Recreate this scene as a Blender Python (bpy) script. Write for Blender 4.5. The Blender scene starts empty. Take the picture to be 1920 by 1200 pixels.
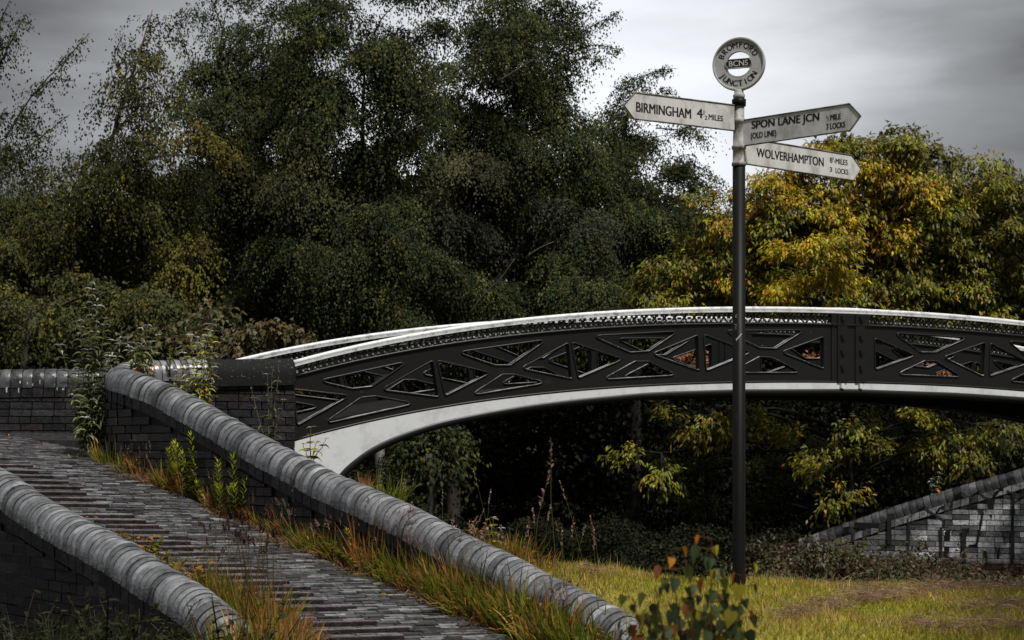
import bpy, bmesh, math, random
import numpy as np
from mathutils import Vector, Matrix

# ------------------------------------------------------------------ camera, sky, sun, exposure
sc = bpy.context.scene
COL = sc.collection
F, YH, ZC = 3000.0, 850.0, 0.86          # focal length in 1920-pixel units, horizon row, eye height

cam_d = bpy.data.cameras.new('camera')
cam = bpy.data.objects.new('camera', cam_d)
COL.objects.link(cam)
cam.location = (0, 0, ZC)
cam.rotation_euler = (math.radians(90), 0, 0)
cam_d.sensor_width = 36
cam_d.lens = 36 * F / 1920
cam_d.shift_y = (YH - 600) / 1920
cam_d.clip_start = 0.05
cam_d.clip_end = 800
cam_d.dof.use_dof = True
cam_d.dof.focus_distance = 12.5
cam_d.dof.aperture_fstop = 5.0
sc.camera = cam

SUN_EL, SUN_AZ = math.radians(63), math.radians(146)     # azimuth clockwise from +Y: high, behind the camera and to the right
world = bpy.data.worlds.new('World')
sc.world = world
world.use_nodes = True
nt = world.node_tree
nt.nodes.clear()
def wn(t, **kw):
    n = nt.nodes.new(t)
    for k, v in kw.items():
        setattr(n, k, v)
    return n
w_out = wn('ShaderNodeOutputWorld')
w_bg = wn('ShaderNodeBackground')
w_bg.inputs['Strength'].default_value = 0.1
w_sky = wn('ShaderNodeTexSky', sky_type='NISHITA', sun_disc=False)
w_sky.sun_elevation = SUN_EL
w_sky.sun_rotation = SUN_AZ
w_tc = wn('ShaderNodeTexCoord')
# layered cloud: a bright break low in the sky, darker cloud round it, even grey overhead
w_dot = wn('ShaderNodeVectorMath', operation='DOT_PRODUCT')
bd = Vector(((1010 - 960) / F, 1, (850 - 330) / F)).normalized()
w_dot.inputs[1].default_value = bd
w_norm = wn('ShaderNodeVectorMath', operation='NORMALIZE')
nt.links.new(w_tc.outputs['Generated'], w_norm.inputs[0])
w_map = wn('ShaderNodeMapping')
w_map.inputs['Scale'].default_value = (2.2, 2.2, 9.0)
nt.links.new(w_norm.outputs[0], w_map.inputs['Vector'])
w_noi = wn('ShaderNodeTexNoise')
w_noi.inputs['Scale'].default_value = 2.0
w_noi.inputs['Detail'].default_value = 5.0
w_noi.inputs['Roughness'].default_value = 0.5
nt.links.new(w_map.outputs[0], w_noi.inputs['Vector'])
nt.links.new(w_norm.outputs[0], w_dot.inputs[0])
w_ac = wn('ShaderNodeMath', operation='ARCCOSINE')
nt.links.new(w_dot.outputs['Value'], w_ac.inputs[0])
w_ns = wn('ShaderNodeMath', operation='MULTIPLY_ADD')
nt.links.new(w_noi.outputs['Fac'], w_ns.inputs[0])
w_ns.inputs[1].default_value = 0.26
w_ns.inputs[2].default_value = -0.13
w_ad = wn('ShaderNodeMath', operation='ADD')
nt.links.new(w_ac.outputs[0], w_ad.inputs[0])
nt.links.new(w_ns.outputs[0], w_ad.inputs[1])
w_dv = wn('ShaderNodeMath', operation='DIVIDE')
nt.links.new(w_ad.outputs[0], w_dv.inputs[0])
w_dv.inputs[1].default_value = 2.6
w_ramp = wn('ShaderNodeValToRGB')
cr = w_ramp.color_ramp
SKY = [(0.0, 1.12), (.036, 1.02), (.064, .74), (.096, .36), (.130, .13), (.25, .12), (.44, .32), (.56, .36), (.74, .20), (1.0, .09)]
cr.elements[0].position = 0; cr.elements[1].position = 1
for p_, v_ in SKY[1:-1]:
    cr.elements.new(p_)
for e_, (p_, v_) in zip(cr.elements, SKY):
    e_.position = p_
    e_.color = (v_ * .955, v_ * .985, v_ * 1.035, 1)
nt.links.new(w_dv.outputs[0], w_ramp.inputs['Fac'])
w_sc = wn('ShaderNodeVectorMath', operation='SCALE')
w_sc.inputs['Scale'].default_value = 10.0
nt.links.new(w_ramp.outputs['Color'], w_sc.inputs[0])
w_hs = wn('ShaderNodeHueSaturation')
w_hs.inputs['Saturation'].default_value = 0.25
nt.links.new(w_sky.outputs[0], w_hs.inputs['Color'])
w_mix = wn('ShaderNodeMixRGB')
w_mix.inputs['Fac'].default_value = 0.95
nt.links.new(w_hs.outputs[0], w_mix.inputs['Color1'])
nt.links.new(w_sc.outputs[0], w_mix.inputs['Color2'])
nt.links.new(w_mix.outputs[0], w_bg.inputs['Color'])
nt.links.new(w_bg.outputs[0], w_out.inputs['Surface'])

sun_d = bpy.data.lights.new('sun', 'SUN')
sun_d.energy = 4.0
sun_d.angle = math.radians(5)
sun_d.color = (1.0, .965, .91)
sun = bpy.data.objects.new('sun', sun_d)
COL.objects.link(sun)
sdir = Vector((math.sin(SUN_AZ) * math.cos(SUN_EL), math.cos(SUN_AZ) * math.cos(SUN_EL), math.sin(SUN_EL)))
sun.rotation_euler = sdir.to_track_quat('Z', 'Y').to_euler()

sc.view_settings.view_transform = 'Standard'
sc.view_settings.look = 'None'
sc.view_settings.exposure = 0.0
sc.view_settings.gamma = 1.0
sc.cycles.max_bounces = 6
sc.cycles.transparent_max_bounces = 4

rng = np.random.default_rng(7)
random.seed(7)
V = Vector

def P(px, py, Y):
    """the point at depth Y that lies on the sight line of photograph pixel (px, py)"""
    return V(((px - 960) / F * Y, Y, ZC - (py - YH) / F * Y))

# ------------------------------------------------------------------ helpers
def tag(o, label=None, cat=None, group=None, kind=None):
    if label: o['label'] = label
    if cat: o['category'] = cat
    if group: o['group'] = group
    if kind: o['kind'] = kind
    return o

def thing(name, label, cat, loc=(0, 0, 0), group=None):
    o = bpy.data.objects.new(name, None)
    o.empty_display_size = .2
    COL.objects.link(o)
    o.location = loc
    tag(o, label, cat, group)
    return o

def origin_of(parent):
    v = V((0, 0, 0))
    while parent is not None:
        v += parent.location
        parent = parent.parent
    return v

def link_mesh(name, me, mats, parent=None):
    o = bpy.data.objects.new(name, me)
    COL.objects.link(o)
    for m in (mats if isinstance(mats, (list, tuple)) else [mats]):
        me.materials.append(m)
    if parent is not None:
        o.parent = parent
    return o

class MB:
    """collects shapes and links them as ONE mesh object"""
    def __init__(self):
        self.v, self.f, self.c, self.m, self.s = [], [], [], [], []
        self.col, self.mat, self.smooth = (1, 1, 1), 0, False
    def vert(self, p):
        self.v.append((p[0], p[1], p[2])); self.c.append(self.col)
        return len(self.v) - 1
    def face(self, idx):
        self.f.append(tuple(idx)); self.m.append(self.mat); self.s.append(self.smooth)
    def poly(self, pts):
        self.face([self.vert(p) for p in pts])
    def box8(self, b, t):
        """b, t: four bottom and four top corners, both counter-clockwise seen from above"""
        i = [self.vert(p) for p in list(b) + list(t)]
        self.face((i[3], i[2], i[1], i[0])); self.face(i[4:])
        for k in range(4):
            j = (k + 1) % 4
            self.face((i[k], i[j], i[4 + j], i[4 + k]))
    def obox(self, c, ax, ay, az, hx, hy, hz):
        c = V(c); ax = V(ax) * hx; ay = V(ay) * hy; az = V(az) * hz
        q = [(-1, -1), (1, -1), (1, 1), (-1, 1)]
        self.box8([c + ax * a + ay * b - az for a, b in q], [c + ax * a + ay * b + az for a, b in q])
    def tube(self, pts, r, n=8, caps=True, closed=False):
        pts = [V(p) for p in pts]
        m = len(pts)
        rs = r if isinstance(r, (list, tuple)) else [r] * m
        rings = []
        prev = None
        sm = self.smooth
        for k in range(m):
            if closed:
                t = pts[(k + 1) % m] - pts[k - 1]
            else:
                t = pts[min(k + 1, m - 1)] - pts[max(k - 1, 0)]
            if t.length < 1e-9: t = V((0, 0, 1))
            t.normalize()
            if prev is None:
                a = V((0, 0, 1)) if abs(t.z) < .9 else V((1, 0, 0))
                u = t.cross(a).normalized()
            else:
                u = (prev - t * prev.dot(t))
                if u.length < 1e-6: u = t.cross(V((0, 0, 1)))
                u.normalize()
            prev = u
            w = t.cross(u)
            rings.append([self.vert(pts[k] + (u * math.cos(2 * math.pi * j / n) + w * math.sin(2 * math.pi * j / n)) * rs[k]) for j in range(n)])
        self.smooth = True
        for k in range(m if closed else m - 1):
            A, B = rings[k], rings[(k + 1) % m]
            for j in range(n):
                self.face((A[j], A[(j + 1) % n], B[(j + 1) % n], B[j]))
        self.smooth = sm
        if caps and not closed:
            self.face(rings[0][::-1]); self.face(rings[-1])
    def lathe(self, c, prof, n=24):
        """prof: (radius, height) pairs from bottom to top round the vertical through c"""
        rings = []
        for r, z in prof:
            rings.append([self.vert((c[0] + r * math.cos(2 * math.pi * j / n), c[1] + r * math.sin(2 * math.pi * j / n), z)) for j in range(n)])
        sm = self.smooth; self.smooth = True
        for A, B in zip(rings, rings[1:]):
            for j in range(n):
                self.face((A[j], A[(j + 1) % n], B[(j + 1) % n], B[j]))
        self.smooth = sm
        self.face(rings[0][::-1]); self.face(rings[-1])
    def prism(self, pts, d):
        """closed outline pts (3-D), extruded by vector d"""
        d = V(d)
        a = [self.vert(p) for p in pts]; b = [self.vert(V(p) + d) for p in pts]
        self.face(a[::-1]); self.face(b)
        n = len(a)
        for k in range(n):
            self.face((a[k], a[(k + 1) % n], b[(k + 1) % n], b[k]))
    def blade(self, base, d, L, w, droop, side, seg=3, fold=0.0):
        """a leaf or grass blade: strip of seg pieces ending in a point"""
        base = V(base); d = V(d).normalized(); side = V(side)
        side = (side - d * side.dot(d))
        if side.length < 1e-5: side = d.cross(V((.3, .5, .7)))
        side.normalize()
        prof = [.55, 1.0, .7, .45] if seg >= 3 else [.6, 1.0]
        rows = []
        for k in range(seg):
            t = k / seg
            p = base + d * (L * t) + V((0, 0, -1)) * (droop * L * t * t)
            ww = w * .5 * prof[min(k, len(prof) - 1)]
            rows.append((self.vert(p - side * ww), self.vert(p + side * ww)))
        tip = self.vert(base + d * L + V((0, 0, -1)) * (droop * L))
        for A, B in zip(rows, rows[1:]):
            self.face((A[0], A[1], B[1], B[0]))
        self.face((rows[-1][0], rows[-1][1], tip))
    def build(self, name, mats, parent=None, local=True):
        me = bpy.data.meshes.new(name)
        off = origin_of(parent) if (parent is not None and local) else V((0, 0, 0))
        v = np.array(self.v, dtype=np.float64).reshape(-1, 3) - np.array(off)
        me.from_pydata(v.tolist(), [], self.f)
        me.polygons.foreach_set('material_index', np.array(self.m, dtype=np.int32))
        me.polygons.foreach_set('use_smooth', np.array(self.s, dtype=bool))
        ca = me.color_attributes.new('Col', 'FLOAT_COLOR', 'POINT')
        c = np.ones((len(self.v), 4), dtype=np.float32)
        c[:, :3] = np.array(self.c, dtype=np.float32).reshape(-1, 3)
        ca.data.foreach_set('color', c.ravel())
        me.update()
        return link_mesh(name, me, mats, parent)

def quads_mesh(name, verts, cols, mats, parent=None, nper=4):
    """verts (n, nper, 3) and cols (n, 3): n separate polygons as one mesh"""
    n = len(verts)
    off = np.array(origin_of(parent))
    me = bpy.data.meshes.new(name)
    me.vertices.add(n * nper)
    me.vertices.foreach_set('co', (verts.reshape(-1, 3) - off).astype(np.float32).ravel())
    me.loops.add(n * nper)
    me.loops.foreach_set('vertex_index', np.arange(n * nper, dtype=np.int32))
    me.polygons.add(n)
    me.polygons.foreach_set('loop_start', np.arange(0, n * nper, nper, dtype=np.int32))
    ca = me.color_attributes.new('Col', 'BYTE_COLOR', 'POINT')
    c = np.ones((n, nper, 4), dtype=np.float32)
    c[:, :, :3] = cols[:, None, :]
    ca.data.foreach_set('color', c.ravel())
    me.update(calc_edges=True)
    return link_mesh(name, me, mats, parent)

def catmull(pts, step=.02):
    """smooth curve through 3-D points, evenly resampled"""
    pts = [V(p) for p in pts]
    q = [pts[0] * 2 - pts[1]] + pts + [pts[-1] * 2 - pts[-2]]
    out = []
    for i in range(1, len(q) - 2):
        p0, p1, p2, p3 = q[i - 1:i + 3]
        for k in range(24):
            t = k / 24
            out.append(.5 * ((2 * p1) + (p2 - p0) * t + (2 * p0 - 5 * p1 + 4 * p2 - p3) * t * t + (3 * p1 - p0 - 3 * p2 + p3) * t ** 3))
    out.append(pts[-1])
    s = [0]
    for a, b in zip(out, out[1:]):
        s.append(s[-1] + (b - a).length)
    n = max(2, int(s[-1] / step))
    A = np.array([list(p) for p in out]); S = np.array(s)
    T = np.linspace(0, S[-1], n + 1)
    R = np.stack([np.interp(T, S, A[:, k]) for k in range(3)], 1)
    return [V(r) for r in R], T

# ------------------------------------------------------------------ materials
def new_mat(name):
    m = bpy.data.materials.new(name)
    m.use_nodes = True
    n = m.node_tree
    b = n.nodes['Principled BSDF']
    return m, n, b

def attr_mat(name, rough=.6, spec=.4, nscale=0, namt=.0, bump=0, bscale=60, noise_cols=None, rough_var=0, coat=0):
    """base colour from the mesh's own colour attribute, broken up by noise"""
    m, n, b = new_mat(name)
    a = n.nodes.new('ShaderNodeAttribute'); a.attribute_name = 'Col'
    out = a.outputs['Color']
    tc = n.nodes.new('ShaderNodeTexCoord')
    if nscale:
        t = n.nodes.new('ShaderNodeTexNoise'); t.inputs['Scale'].default_value = nscale; t.inputs['Detail'].default_value = 6
        t.inputs['Roughness'].default_value = .65
        n.links.new(tc.outputs['Object'], t.inputs['Vector'])
        mr = n.nodes.new('ShaderNodeMapRange')
        mr.inputs['From Min'].default_value = .3; mr.inputs['From Max'].default_value = .7
        mr.inputs['To Min'].default_value = 1 - namt; mr.inputs['To Max'].default_value = 1 + namt
        n.links.new(t.outputs['Fac'], mr.inputs['Value'])
        sc_ = n.nodes.new('ShaderNodeVectorMath'); sc_.operation = 'SCALE'
        n.links.new(out, sc_.inputs[0]); n.links.new(mr.outputs[0], sc_.inputs['Scale'])
        out = sc_.outputs[0]
        if rough_var:
            m2 = n.nodes.new('ShaderNodeMapRange')
            m2.inputs['From Min'].default_value = .3; m2.inputs['From Max'].default_value = .7
            m2.inputs['To Min'].default_value = rough - rough_var; m2.inputs['To Max'].default_value = rough + rough_var
            n.links.new(t.outputs['Fac'], m2.inputs['Value'])
            n.links.new(m2.outputs[0], b.inputs['Roughness'])
    n.links.new(out, b.inputs['Base Color'])
    if not rough_var:
        b.inputs['Roughness'].default_value = rough
    b.inputs['Specular IOR Level'].default_value = spec
    if bump:
        t2 = n.nodes.new('ShaderNodeTexNoise'); t2.inputs['Scale'].default_value = bscale; t2.inputs['Detail'].default_value = 4
        n.links.new(tc.outputs['Object'], t2.inputs['Vector'])
        bp = n.nodes.new('ShaderNodeBump'); bp.inputs['Strength'].default_value = bump; bp.inputs['Distance'].default_value = .01
        n.links.new(t2.outputs['Fac'], bp.inputs['Height']); n.links.new(bp.outputs[0], b.inputs['Normal'])
    return m

def leaf_mat(name, rough=.45, spec=.35, trans=.25):
    m, n, b = new_mat(name)
    a = n.nodes.new('ShaderNodeAttribute'); a.attribute_name = 'Col'
    n.links.new(a.outputs['Color'], b.inputs['Base Color'])
    b.inputs['Roughness'].default_value = rough
    b.inputs['Specular IOR Level'].default_value = spec
    tr = n.nodes.new('ShaderNodeBsdfTranslucent')
    n.links.new(a.outputs['Color'], tr.inputs['Color'])
    mx = n.nodes.new('ShaderNodeMixShader'); mx.inputs[0].default_value = trans
    n.links.new(b.outputs[0], mx.inputs[1]); n.links.new(tr.outputs[0], mx.inputs[2])
    n.links.new(mx.outputs[0], n.nodes['Material Output'].inputs['Surface'])
    return m

def speckle_mat(name, base, speck, scale, lo, hi, rough=.5, spec=.4, bump=.0, streak=None):
    """base paint or stone with spots of another colour in it (chips, lichen, dirt)"""
    m, n, b = new_mat(name)
    tc = n.nodes.new('ShaderNodeTexCoord')
    t = n.nodes.new('ShaderNodeTexNoise'); t.inputs['Scale'].default_value = scale; t.inputs['Detail'].default_value = 8
    t.inputs['Roughness'].default_value = .7
    vec = tc.outputs['Object']
    if streak:
        mp = n.nodes.new('ShaderNodeMapping'); mp.inputs['Scale'].default_value = streak
        n.links.new(vec, mp.inputs['Vector']); vec = mp.outputs[0]
    n.links.new(vec, t.inputs['Vector'])
    r = n.nodes.new('ShaderNodeValToRGB')
    r.color_ramp.elements[0].position = lo; r.color_ramp.elements[0].color = (*base, 1)
    r.color_ramp.elements[1].position = hi; r.color_ramp.elements[1].color = (*speck, 1)
    n.links.new(t.outputs['Fac'], r.inputs['Fac'])
    n.links.new(r.outputs['Color'], b.inputs['Base Color'])
    b.inputs['Roughness'].default_value = rough; b.inputs['Specular IOR Level'].default_value = spec
    if bump:
        bp = n.nodes.new('ShaderNodeBump'); bp.inputs['Strength'].default_value = bump; bp.inputs['Distance'].default_value = .005
        n.links.new(t.outputs['Fac'], bp.inputs['Height']); n.links.new(bp.outputs[0], b.inputs['Normal'])
    return m

M_leaf = leaf_mat('birch_leaf', .6, .08, .22)
M_dim = leaf_mat('woodland_leaf', .7, .1, .1)
M_leaf2 = leaf_mat('broad_leaf', .5, .3, .3)
M_grass = leaf_mat('grass_blade', .5, .25, .45)
M_bark = attr_mat('bark', .8, .2, 9, .5, .4, 40)
M_coping = attr_mat('coping_brick', .33, .6, 11, .55, .4, 45, rough_var=.15)
M_brick = attr_mat('wall_brick', .6, .3, 16, .6, .7, 55, rough_var=.15)
M_paver = attr_mat('path_brick', .40, .55, 14, .55, .6, 70, rough_var=.16)
M_soil = attr_mat('soil', .9, .15, 6, .4, .6, 30)
M_iron = speckle_mat('black_iron_paint', (.011, .011, .0115), (.075, .075, .075), 7, .62, .9, .42, .34, .08)
M_glint = speckle_mat('iron_sky_glint', (.04, .04, .041), (.55, .56, .57), 6, .40, .62, .35, .5, .1)  # pale flecks that paint sky highlights onto the black iron
M_white = speckle_mat('white_iron_paint', (.78, .80, .825), (.40, .40, .39), 4.5, .48, .86, .45, .4, .05)
M_rail = speckle_mat('white_rail_paint', (.80, .815, .83), (.22, .22, .215), 11, .50, .74, .4, .45, .15)
M_sign = speckle_mat('weathered_white_sign', (.70, .705, .71), (.20, .185, .17), 9, .46, .82, .55, .3, .06, (1, 1, .55))
M_ring = speckle_mat('weathered_grey_ring', (.52, .52, .52), (.16, .155, .15), 9, .45, .92, .55, .3, .06)
M_neck = speckle_mat('weathered_white_neck', (.50, .50, .49), (.09, .075, .065), 18, .42, .66, .6, .3, .1, (1, 1, .4))
M_rim = speckle_mat('rusted_sign_rim', (.20, .19, .185), (.04, .03, .025), 14, .4, .62, .7, .2, .1)
M_letter = speckle_mat('black_letter_paint', (.012, .012, .012), (.05, .05, .05), 20, .6, .9, .5, .4)
M_pole = speckle_mat('black_pole_paint', (.006, .006, .006), (.05, .05, .05), 12, .58, .9, .5, .14, .08, (1, 1, .25))
M_stone = speckle_mat('dark_lichen_stone', (.014, .014, .0145), (.55, .56, .56), 42, .62, .74, .8, .12, .4)
M_water = attr_mat('canal_water', .08, .5)

GRN = [(.034, .050, .020), (.024, .036, .015), (.046, .060, .024), (.032, .045, .026), (.088, .094, .028), (.015, .022, .010), (.13, .12, .030)]
WARM = [(.048, .056, .017), (.034, .041, .015), (.070, .074, .020), (.026, .032, .014), (.14, .12, .022), (.042, .038, .015), (.056, .066, .030)]
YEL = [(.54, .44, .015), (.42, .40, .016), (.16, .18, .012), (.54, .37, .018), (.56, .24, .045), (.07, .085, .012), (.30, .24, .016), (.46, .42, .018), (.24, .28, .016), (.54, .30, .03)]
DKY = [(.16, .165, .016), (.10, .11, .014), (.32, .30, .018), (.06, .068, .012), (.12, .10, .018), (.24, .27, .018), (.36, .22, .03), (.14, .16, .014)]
GREY = [(.06, .068, .038), (.085, .09, .055), (.042, .047, .026)]

def pick(cols, n, r, var=.35, wts=None):
    c = np.array(cols)
    i = r.choice(len(c), n, p=wts)
    return c[i] * (1 + r.uniform(-var, var, (n, 1)))

# ------------------------------------------------------------------ terrain
def sstep(a, b, x):
    t = np.clip((x - a) / (b - a), 0, 1)
    return t * t * (3 - 2 * t)

# ridge of the ramp wall beside the lawn: (px, py, depth)
RIDGE = [(545, 672, 15.86), (480, 673, 15.72), (400, 674, 15.56), (330, 675, 15.42), (290, 676, 15.33), (252, 677, 15.26), (229, 683, 15.06), (234, 691, 14.78),
         (262, 699, 14.52), (330, 727, 14.18), (417, 775, 13.65), (500, 822, 13.15), (566, 856, 12.78), (633, 890, 12.4), (760, 944, 11.7), (860, 996, 11.2),
         (960, 1043, 10.75), (1027, 1079, 10.42), (1110, 1117, 10.02), (1193, 1166, 9.66), (1230, 1200, 9.45), (1268, 1236, 9.26), (1330, 1300, 8.95)]
LRIDGE = [(-170, 790, 13.75), (0, 880, 12.3), (67, 926, 11.83), (150, 972, 11.2), (233, 1015, 10.7), (300, 1058, 10.29), (383, 1109, 9.85), (430, 1150, 9.6), (475, 1196, 9.38)]
EDGE = [(-30, 812, 16.6), (60, 824, 16.25), (150, 846, 15.5), (230, 871, 14.6), (290, 893, 14.3), (350, 917, 14.0), (443, 958, 13.5), (550, 1000, 12.9), (633, 1034, 12.4), (760, 1083, 11.7),
        (860, 1120, 11.2), (960, 1160, 10.75), (1050, 1197, 10.3), (1160, 1245, 9.8), (1250, 1290, 9.4)]

def lawn_d(x, y):
    """signed distance to the lawn side of the ramp wall's lower run"""
    a = P(633, 0, 12.4); b = P(1193, 0, 9.66)
    dx, dy = b.x - a.x, b.y - a.y
    L = math.hypot(dx, dy)
    d = ((x - a.x) * (-dy) + (y - a.y) * dx) / L
    return np.where(np.asarray(y) < 9.66, np.maximum(d, x - .72), d)      # positive towards the lawn

def ground_z(x, y):
    d = lawn_d(x, y)
    wd = .12 + .5 * sstep(9.6, 7.5, y)
    lawn = -.03 + .10 * sstep(9.2, 11.2, y) * sstep(1.4, .2, x) - .05 * sstep(1.6, 4, x)
    low = -.62 + 0 * x
    near = low + (lawn - low) * sstep(-wd, wd, d)
    crest = 11.25 - .12 * np.clip(x, 0, 6)
    bank = near + (-1.35 - near) * sstep(crest, crest + 2.3, y)
    # far bank beyond the canal
    far = -1.35 + .5 * sstep(22.2, 23.2, y) + 1.6 * sstep(26, 40, y)
    z = np.where(y > 17, far, bank)
    # made-up ground behind the ramp, upper left
    left = sstep(-2.9, -4.5, x) * sstep(17.6, 19.0, y)
    z = z * (1 - left) + (1.0 + .03 * (y - 18)) * left
    z = z + 3.0 * sstep(60, 160, y)
    return z

def make_ground():
    xs = np.unique(np.concatenate([np.linspace(-220, -12, 16), np.linspace(-12, 12, 121), np.linspace(12, 220, 16)]))
    ys = np.unique(np.concatenate([np.linspace(-60, 2, 10), np.linspace(2, 20, 121), np.linspace(20, 50, 40), np.linspace(50, 400, 16)]))
    X, Y = np.meshgrid(xs, ys)
    Z = ground_z(X, Y)
    m = MB()
    nx = len(xs)
    for j in range(len(ys)):
        for i in range(nx):
            lawn = lawn_d(xs[i], ys[j]) > 0 and 3 < ys[j] < 12
            m.col = (.26, .22, .04) if lawn else (.022, .020, .012)
            m.vert((X[j, i], Y[j, i], Z[j, i]))
    m.smooth = True
    for j in range(len(ys) - 1):
        for i in range(nx - 1):
            k = j * nx + i
            m.face((k, k + 1, k + nx + 1, k + nx))
    tag(m.build('ground', M_soil), kind='structure')
    w = MB(); w.col = (.01, .012, .01)
    w.poly([(-14, 13.1, -1.12), (60, 11, -1.12), (60, 23.0, -1.12), (-14, 23.0, -1.12)])
    tag(w.build('canal_water', M_water), kind='structure')
make_ground()

# ------------------------------------------------------------------ brickwork
BK = [(.013, .013, .0145), (.020, .020, .0215), (.010, .010, .0115), (.026, .025, .026), (.022, .015, .0145), (.017, .017, .020), (.036, .036, .038), (.013, .013, .0145)]
def jit(c, a=.25):
    k = 1 + random.uniform(-a, a)
    return tuple(x * k for x in c)

def wall_face(m, pts, side, off, zb, zt, cols=BK, bl=.225, bh=.075, deep=.03, top_course=True, jz=.0):
    """lays single bricks along one face of a wall; side +1/-1 picks the face, off its distance from the wall's centre line"""
    n = len(pts)
    T = [(pts[min(i + 1, n - 1)] - pts[max(i - 1, 0)]) for i in range(n)]
    S = [0]
    for a, b in zip(pts, pts[1:]):
        S.append(S[-1] + math.hypot(b.x - a.x, b.y - a.y))
    Sx = np.array(S)
    def at(s):
        i = int(np.clip(np.searchsorted(Sx, s) - 1, 0, n - 2))
        u = (s - S[i]) / max(1e-6, S[i + 1] - S[i])
        p = pts[i].lerp(pts[i + 1], u)
        t = V((T[i].x, T[i].y, 0)).normalized()
        nn = V((t.y, -t.x, 0)) * side
        return V((p.x, p.y, 0)) + nn * off, t, nn, i
    _t = np.array([zt(i) for i in range(n)])
    ztf = lambda q: float(np.interp(q, Sx, _t))
    L = S[-1]
    zmin = min(zb(i) for i in range(n)); zmax = max(zt(i) for i in range(n))
    k = 0
    z = zmin
    tc = .105 if top_course else 0
    while z < zmax:
        s = -random.uniform(0, .02) - (k % 2) * bl * .5
        while s < L:
            ln = bl if random.random() < .75 else bl * .5
            s0, s1 = max(0, s), min(L, s + ln - .010)
            s += ln
            if s1 - s0 < .03: continue
            p, t, nn, i = at((s0 + s1) / 2)
            if z + bh < zb(i) - .02: continue
            za = min(z + bh - .010, ztf(s0) - tc - .008); zc = min(z + bh - .010, ztf(s1) - tc - .008)
            if min(za, zc) < z + .012: continue
            m.col = jit(random.choice(cols))
            h = (s1 - s0) / 2
            pr = random.uniform(-.003, .004)
            q = [p - t * h + nn * (pr - deep), p + t * h + nn * (pr - deep), p + t * h + nn * pr, p - t * h + nn * pr]
            m.box8([v + V((0, 0, z)) for v in q], [v + V((0, 0, e)) for v, e in zip(q, (za, zc, zc, za))])
        z += bh; k += 1
    if top_course:                                     # brick-on-end course that follows the slope
        s = 0
        while s < L - .05:
            s1 = s + .112
            p, t, nn, i = at(s + .056)
            a0 = ztf(s); a1 = ztf(min(s1, L))
            m.col = jit(random.choice(cols))
            pr = random.uniform(0, .006)
            h = .051
            q = []
            for zz, dz in ((-.098, 0), (-.004, 0)):
                q.append([p - t * h + nn * (pr - deep) + V((0, 0, a0 + zz)), p + t * h + nn * (pr - deep) + V((0, 0, a1 + zz)),
                          p + t * h + nn * pr + V((0, 0, a1 + zz)), p - t * h + nn * pr + V((0, 0, a0 + zz))])
            m.box8(q[0], q[1])
            s += .112

def wall_core(m, pts, off, zb, zt, col=(.012, .012, .012)):
    m.col = col
    n = len(pts)
    rows = []
    for i in range(0, n):
        t = pts[min(i + 1, n - 1)] - pts[max(i - 1, 0)]
        t = V((t.x, t.y, 0)).normalized(); nn = V((t.y, -t.x, 0))
        p = V((pts[i].x, pts[i].y, 0))
        rows.append([m.vert(p + nn * off + V((0, 0, zb(i)))), m.vert(p + nn * off + V((0, 0, zt(i)))),
                     m.vert(p - nn * off + V((0, 0, zt(i)))), m.vert(p - nn * off + V((0, 0, zb(i))))])
    for A, B in zip(rows, rows[1:]):
        for k in range(4):
            j = (k + 1) % 4
            m.face((A[k], B[k], B[j], A[j]))
    m.face(rows[0]); m.face(rows[-1][::-1])

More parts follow.
